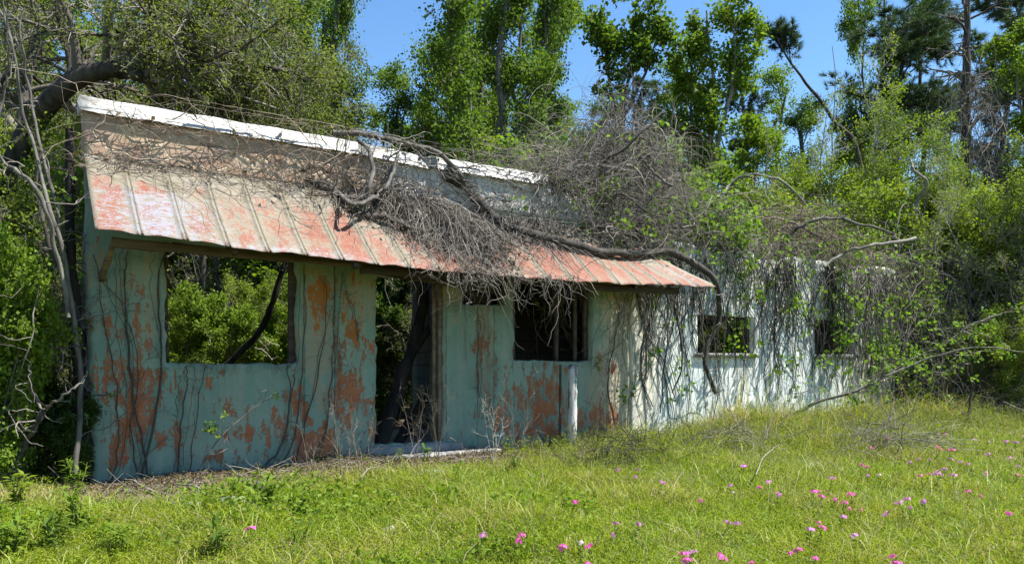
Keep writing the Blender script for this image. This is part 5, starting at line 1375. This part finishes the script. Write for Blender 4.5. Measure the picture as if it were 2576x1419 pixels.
for x, y, sz, c in [(287,452,1,'m'),(50,607,1,'m'),(66,610,.9,'m'),(262,670,1.1,'m'),(430,686,1.1,'m'),(358,768,1.1,'m'),(450,600,.6,'l'),(549,575,.7,'l'),(580,561,.8,'l'),(335,650,1,'w'),(590,328,.7,'l'),(550,281,.8,'l'),(616,290,.8,'l'),(703,349,.9,'l'),
  (1158,280,1.4,'l'),(1118,381,.9,'l'),(1127,411,.6,'w'),(1245,380,.7,'m'),(1305,358,1.2,'l'),(1336,420,1,'l'),(987,434,.7,'p'),(1052,562,1.2,'l'),(1065,538,.9,'l'),(896,698,1.1,'l'),(896,722,1,'m'),(898,748,1.2,'m'),(1005,722,1.3,'m'),(1197,745,.6,'m'),(1374,720,.6,'m'),(1458,706,1,'m'),(1483,731,.9,'m'),
  (1490,600,1,'l'),(1517,576,1,'m'),(1575,565,.7,'p'),(1638,537,.9,'l'),(1605,340,1,'l'),(1603,397,.6,'m'),(1528,415,1.2,'m'),(1542,435,1.1,'m'),(1568,428,.8,'m'),(1668,470,1.1,'m'),(1705,477,.7,'p'),(1732,492,.6,'p'),(1698,417,1.2,'m'),(1757,272,.8,'m'),(1777,279,.8,'m'),(1805,327,.8,'l'),(1860,322,.9,'w'),(1893,135,1.1,'p'),(1832,182,1,'p'),
  (1865,502,1,'l'),(1796,598,1,'l'),(1918,736,.8,'m'),(1927,757,1.2,'m'),(1968,445,.9,'l'),(2003,450,1,'l'),(2091,450,1.2,'l'),(1985,487,.6,'l'),(2038,257,1.2,'l'),(2043,236,.8,'l'),(2094,248,.7,'l'),(2125,185,.9,'m'),(2133,188,.9,'p'),(2200,195,1.5,'m'),(2208,237,.8,'l'),(2110,137,.9,'w'),(2142,121,.9,'l'),(2175,119,.8,'l'),(2345,150,1,'w'),(2366,155,.9,'w'),
  (2405,209,.9,'l'),(2480,152,1.1,'l'),(2515,148,1.2,'l'),(2560,158,1.5,'l'),(2550,128,.9,'l'),(2505,240,1,'l'),(2540,284,.9,'l'),(2345,302,1.1,'l'),(2325,263,.8,'l'),(2245,250,.8,'l'),(2227,324,1.2,'l'),(2195,296,.9,'l'),(2140,305,1.3,'l'),(2138,318,1,'l'),(2085,326,1.1,'p'),(2070,322,.8,'p'),(2332,396,.8,'m'),(2377,424,.5,'p'),(2506,322,.9,'p'),(2535,515,1.1,'m'),(2556,526,.8,'m')]:
    fl.append((UC+x*.5, 1030.4+y*.5, sz, c))
fl += [(640,1324,1.25,'m'),(1195,1337,1.2,'l')]
names = {'m':'magenta','p':'rose pink','l':'lilac','w':'pale washed out pink'}
for u, v, sz, c in fl:
    g = ray_ground(u, v, .20)
    if u < 700: lb = 'single magenta flower in the grass below the big window'
    elif u < 1250: lb = 'lone lilac flower in the middle of the front grass'
    else:
        wy = 'near the bottom edge' if v > 1345 else 'in the sunny mid meadow' if v > 1215 else 'far back by the brush'
        wx = 'below the white post' if u < 1700 else 'below the wing windows' if u < 2250 else 'in the thick right patch'
        lb = f'{names[c]} flower {wy}, ' + wx
    pr = protos[c]; s_ = .82*sz*(.9+.012*g[1])*rng.uniform(.92,1.08)
    sc = (s_, s_, 1.0*rng.uniform(.95,1.05))
    if not pr[1]:
        pr[1] = True; r = pr[0]; r.location = g; r.scale = sc; tag(r, lb, 'flower', 'pink and lilac meadow flowers')
    else: r = dup(pr[0], g, rng.random()*6.28, sc, lb, 'flower', 'pink and lilac meadow flowers')
    r.rotation_euler = (rng.normal(.12,.22), rng.normal(0,.22), rng.random()*6.28)
# closing the skyline left of centre
place('broad', 915, 24, 9.6, 'leafy tree closing the view below the first patch of sky', sx=1.25)
place('broad2', 1000, 26, 9.4, 'leafy tree filling the gap right below the first patch of sky', sx=1.2)
place('broad2', 850, 23, 12.0, 'leafy tree between the drooping tree and the first patch of sky, in front', sx=1.0)
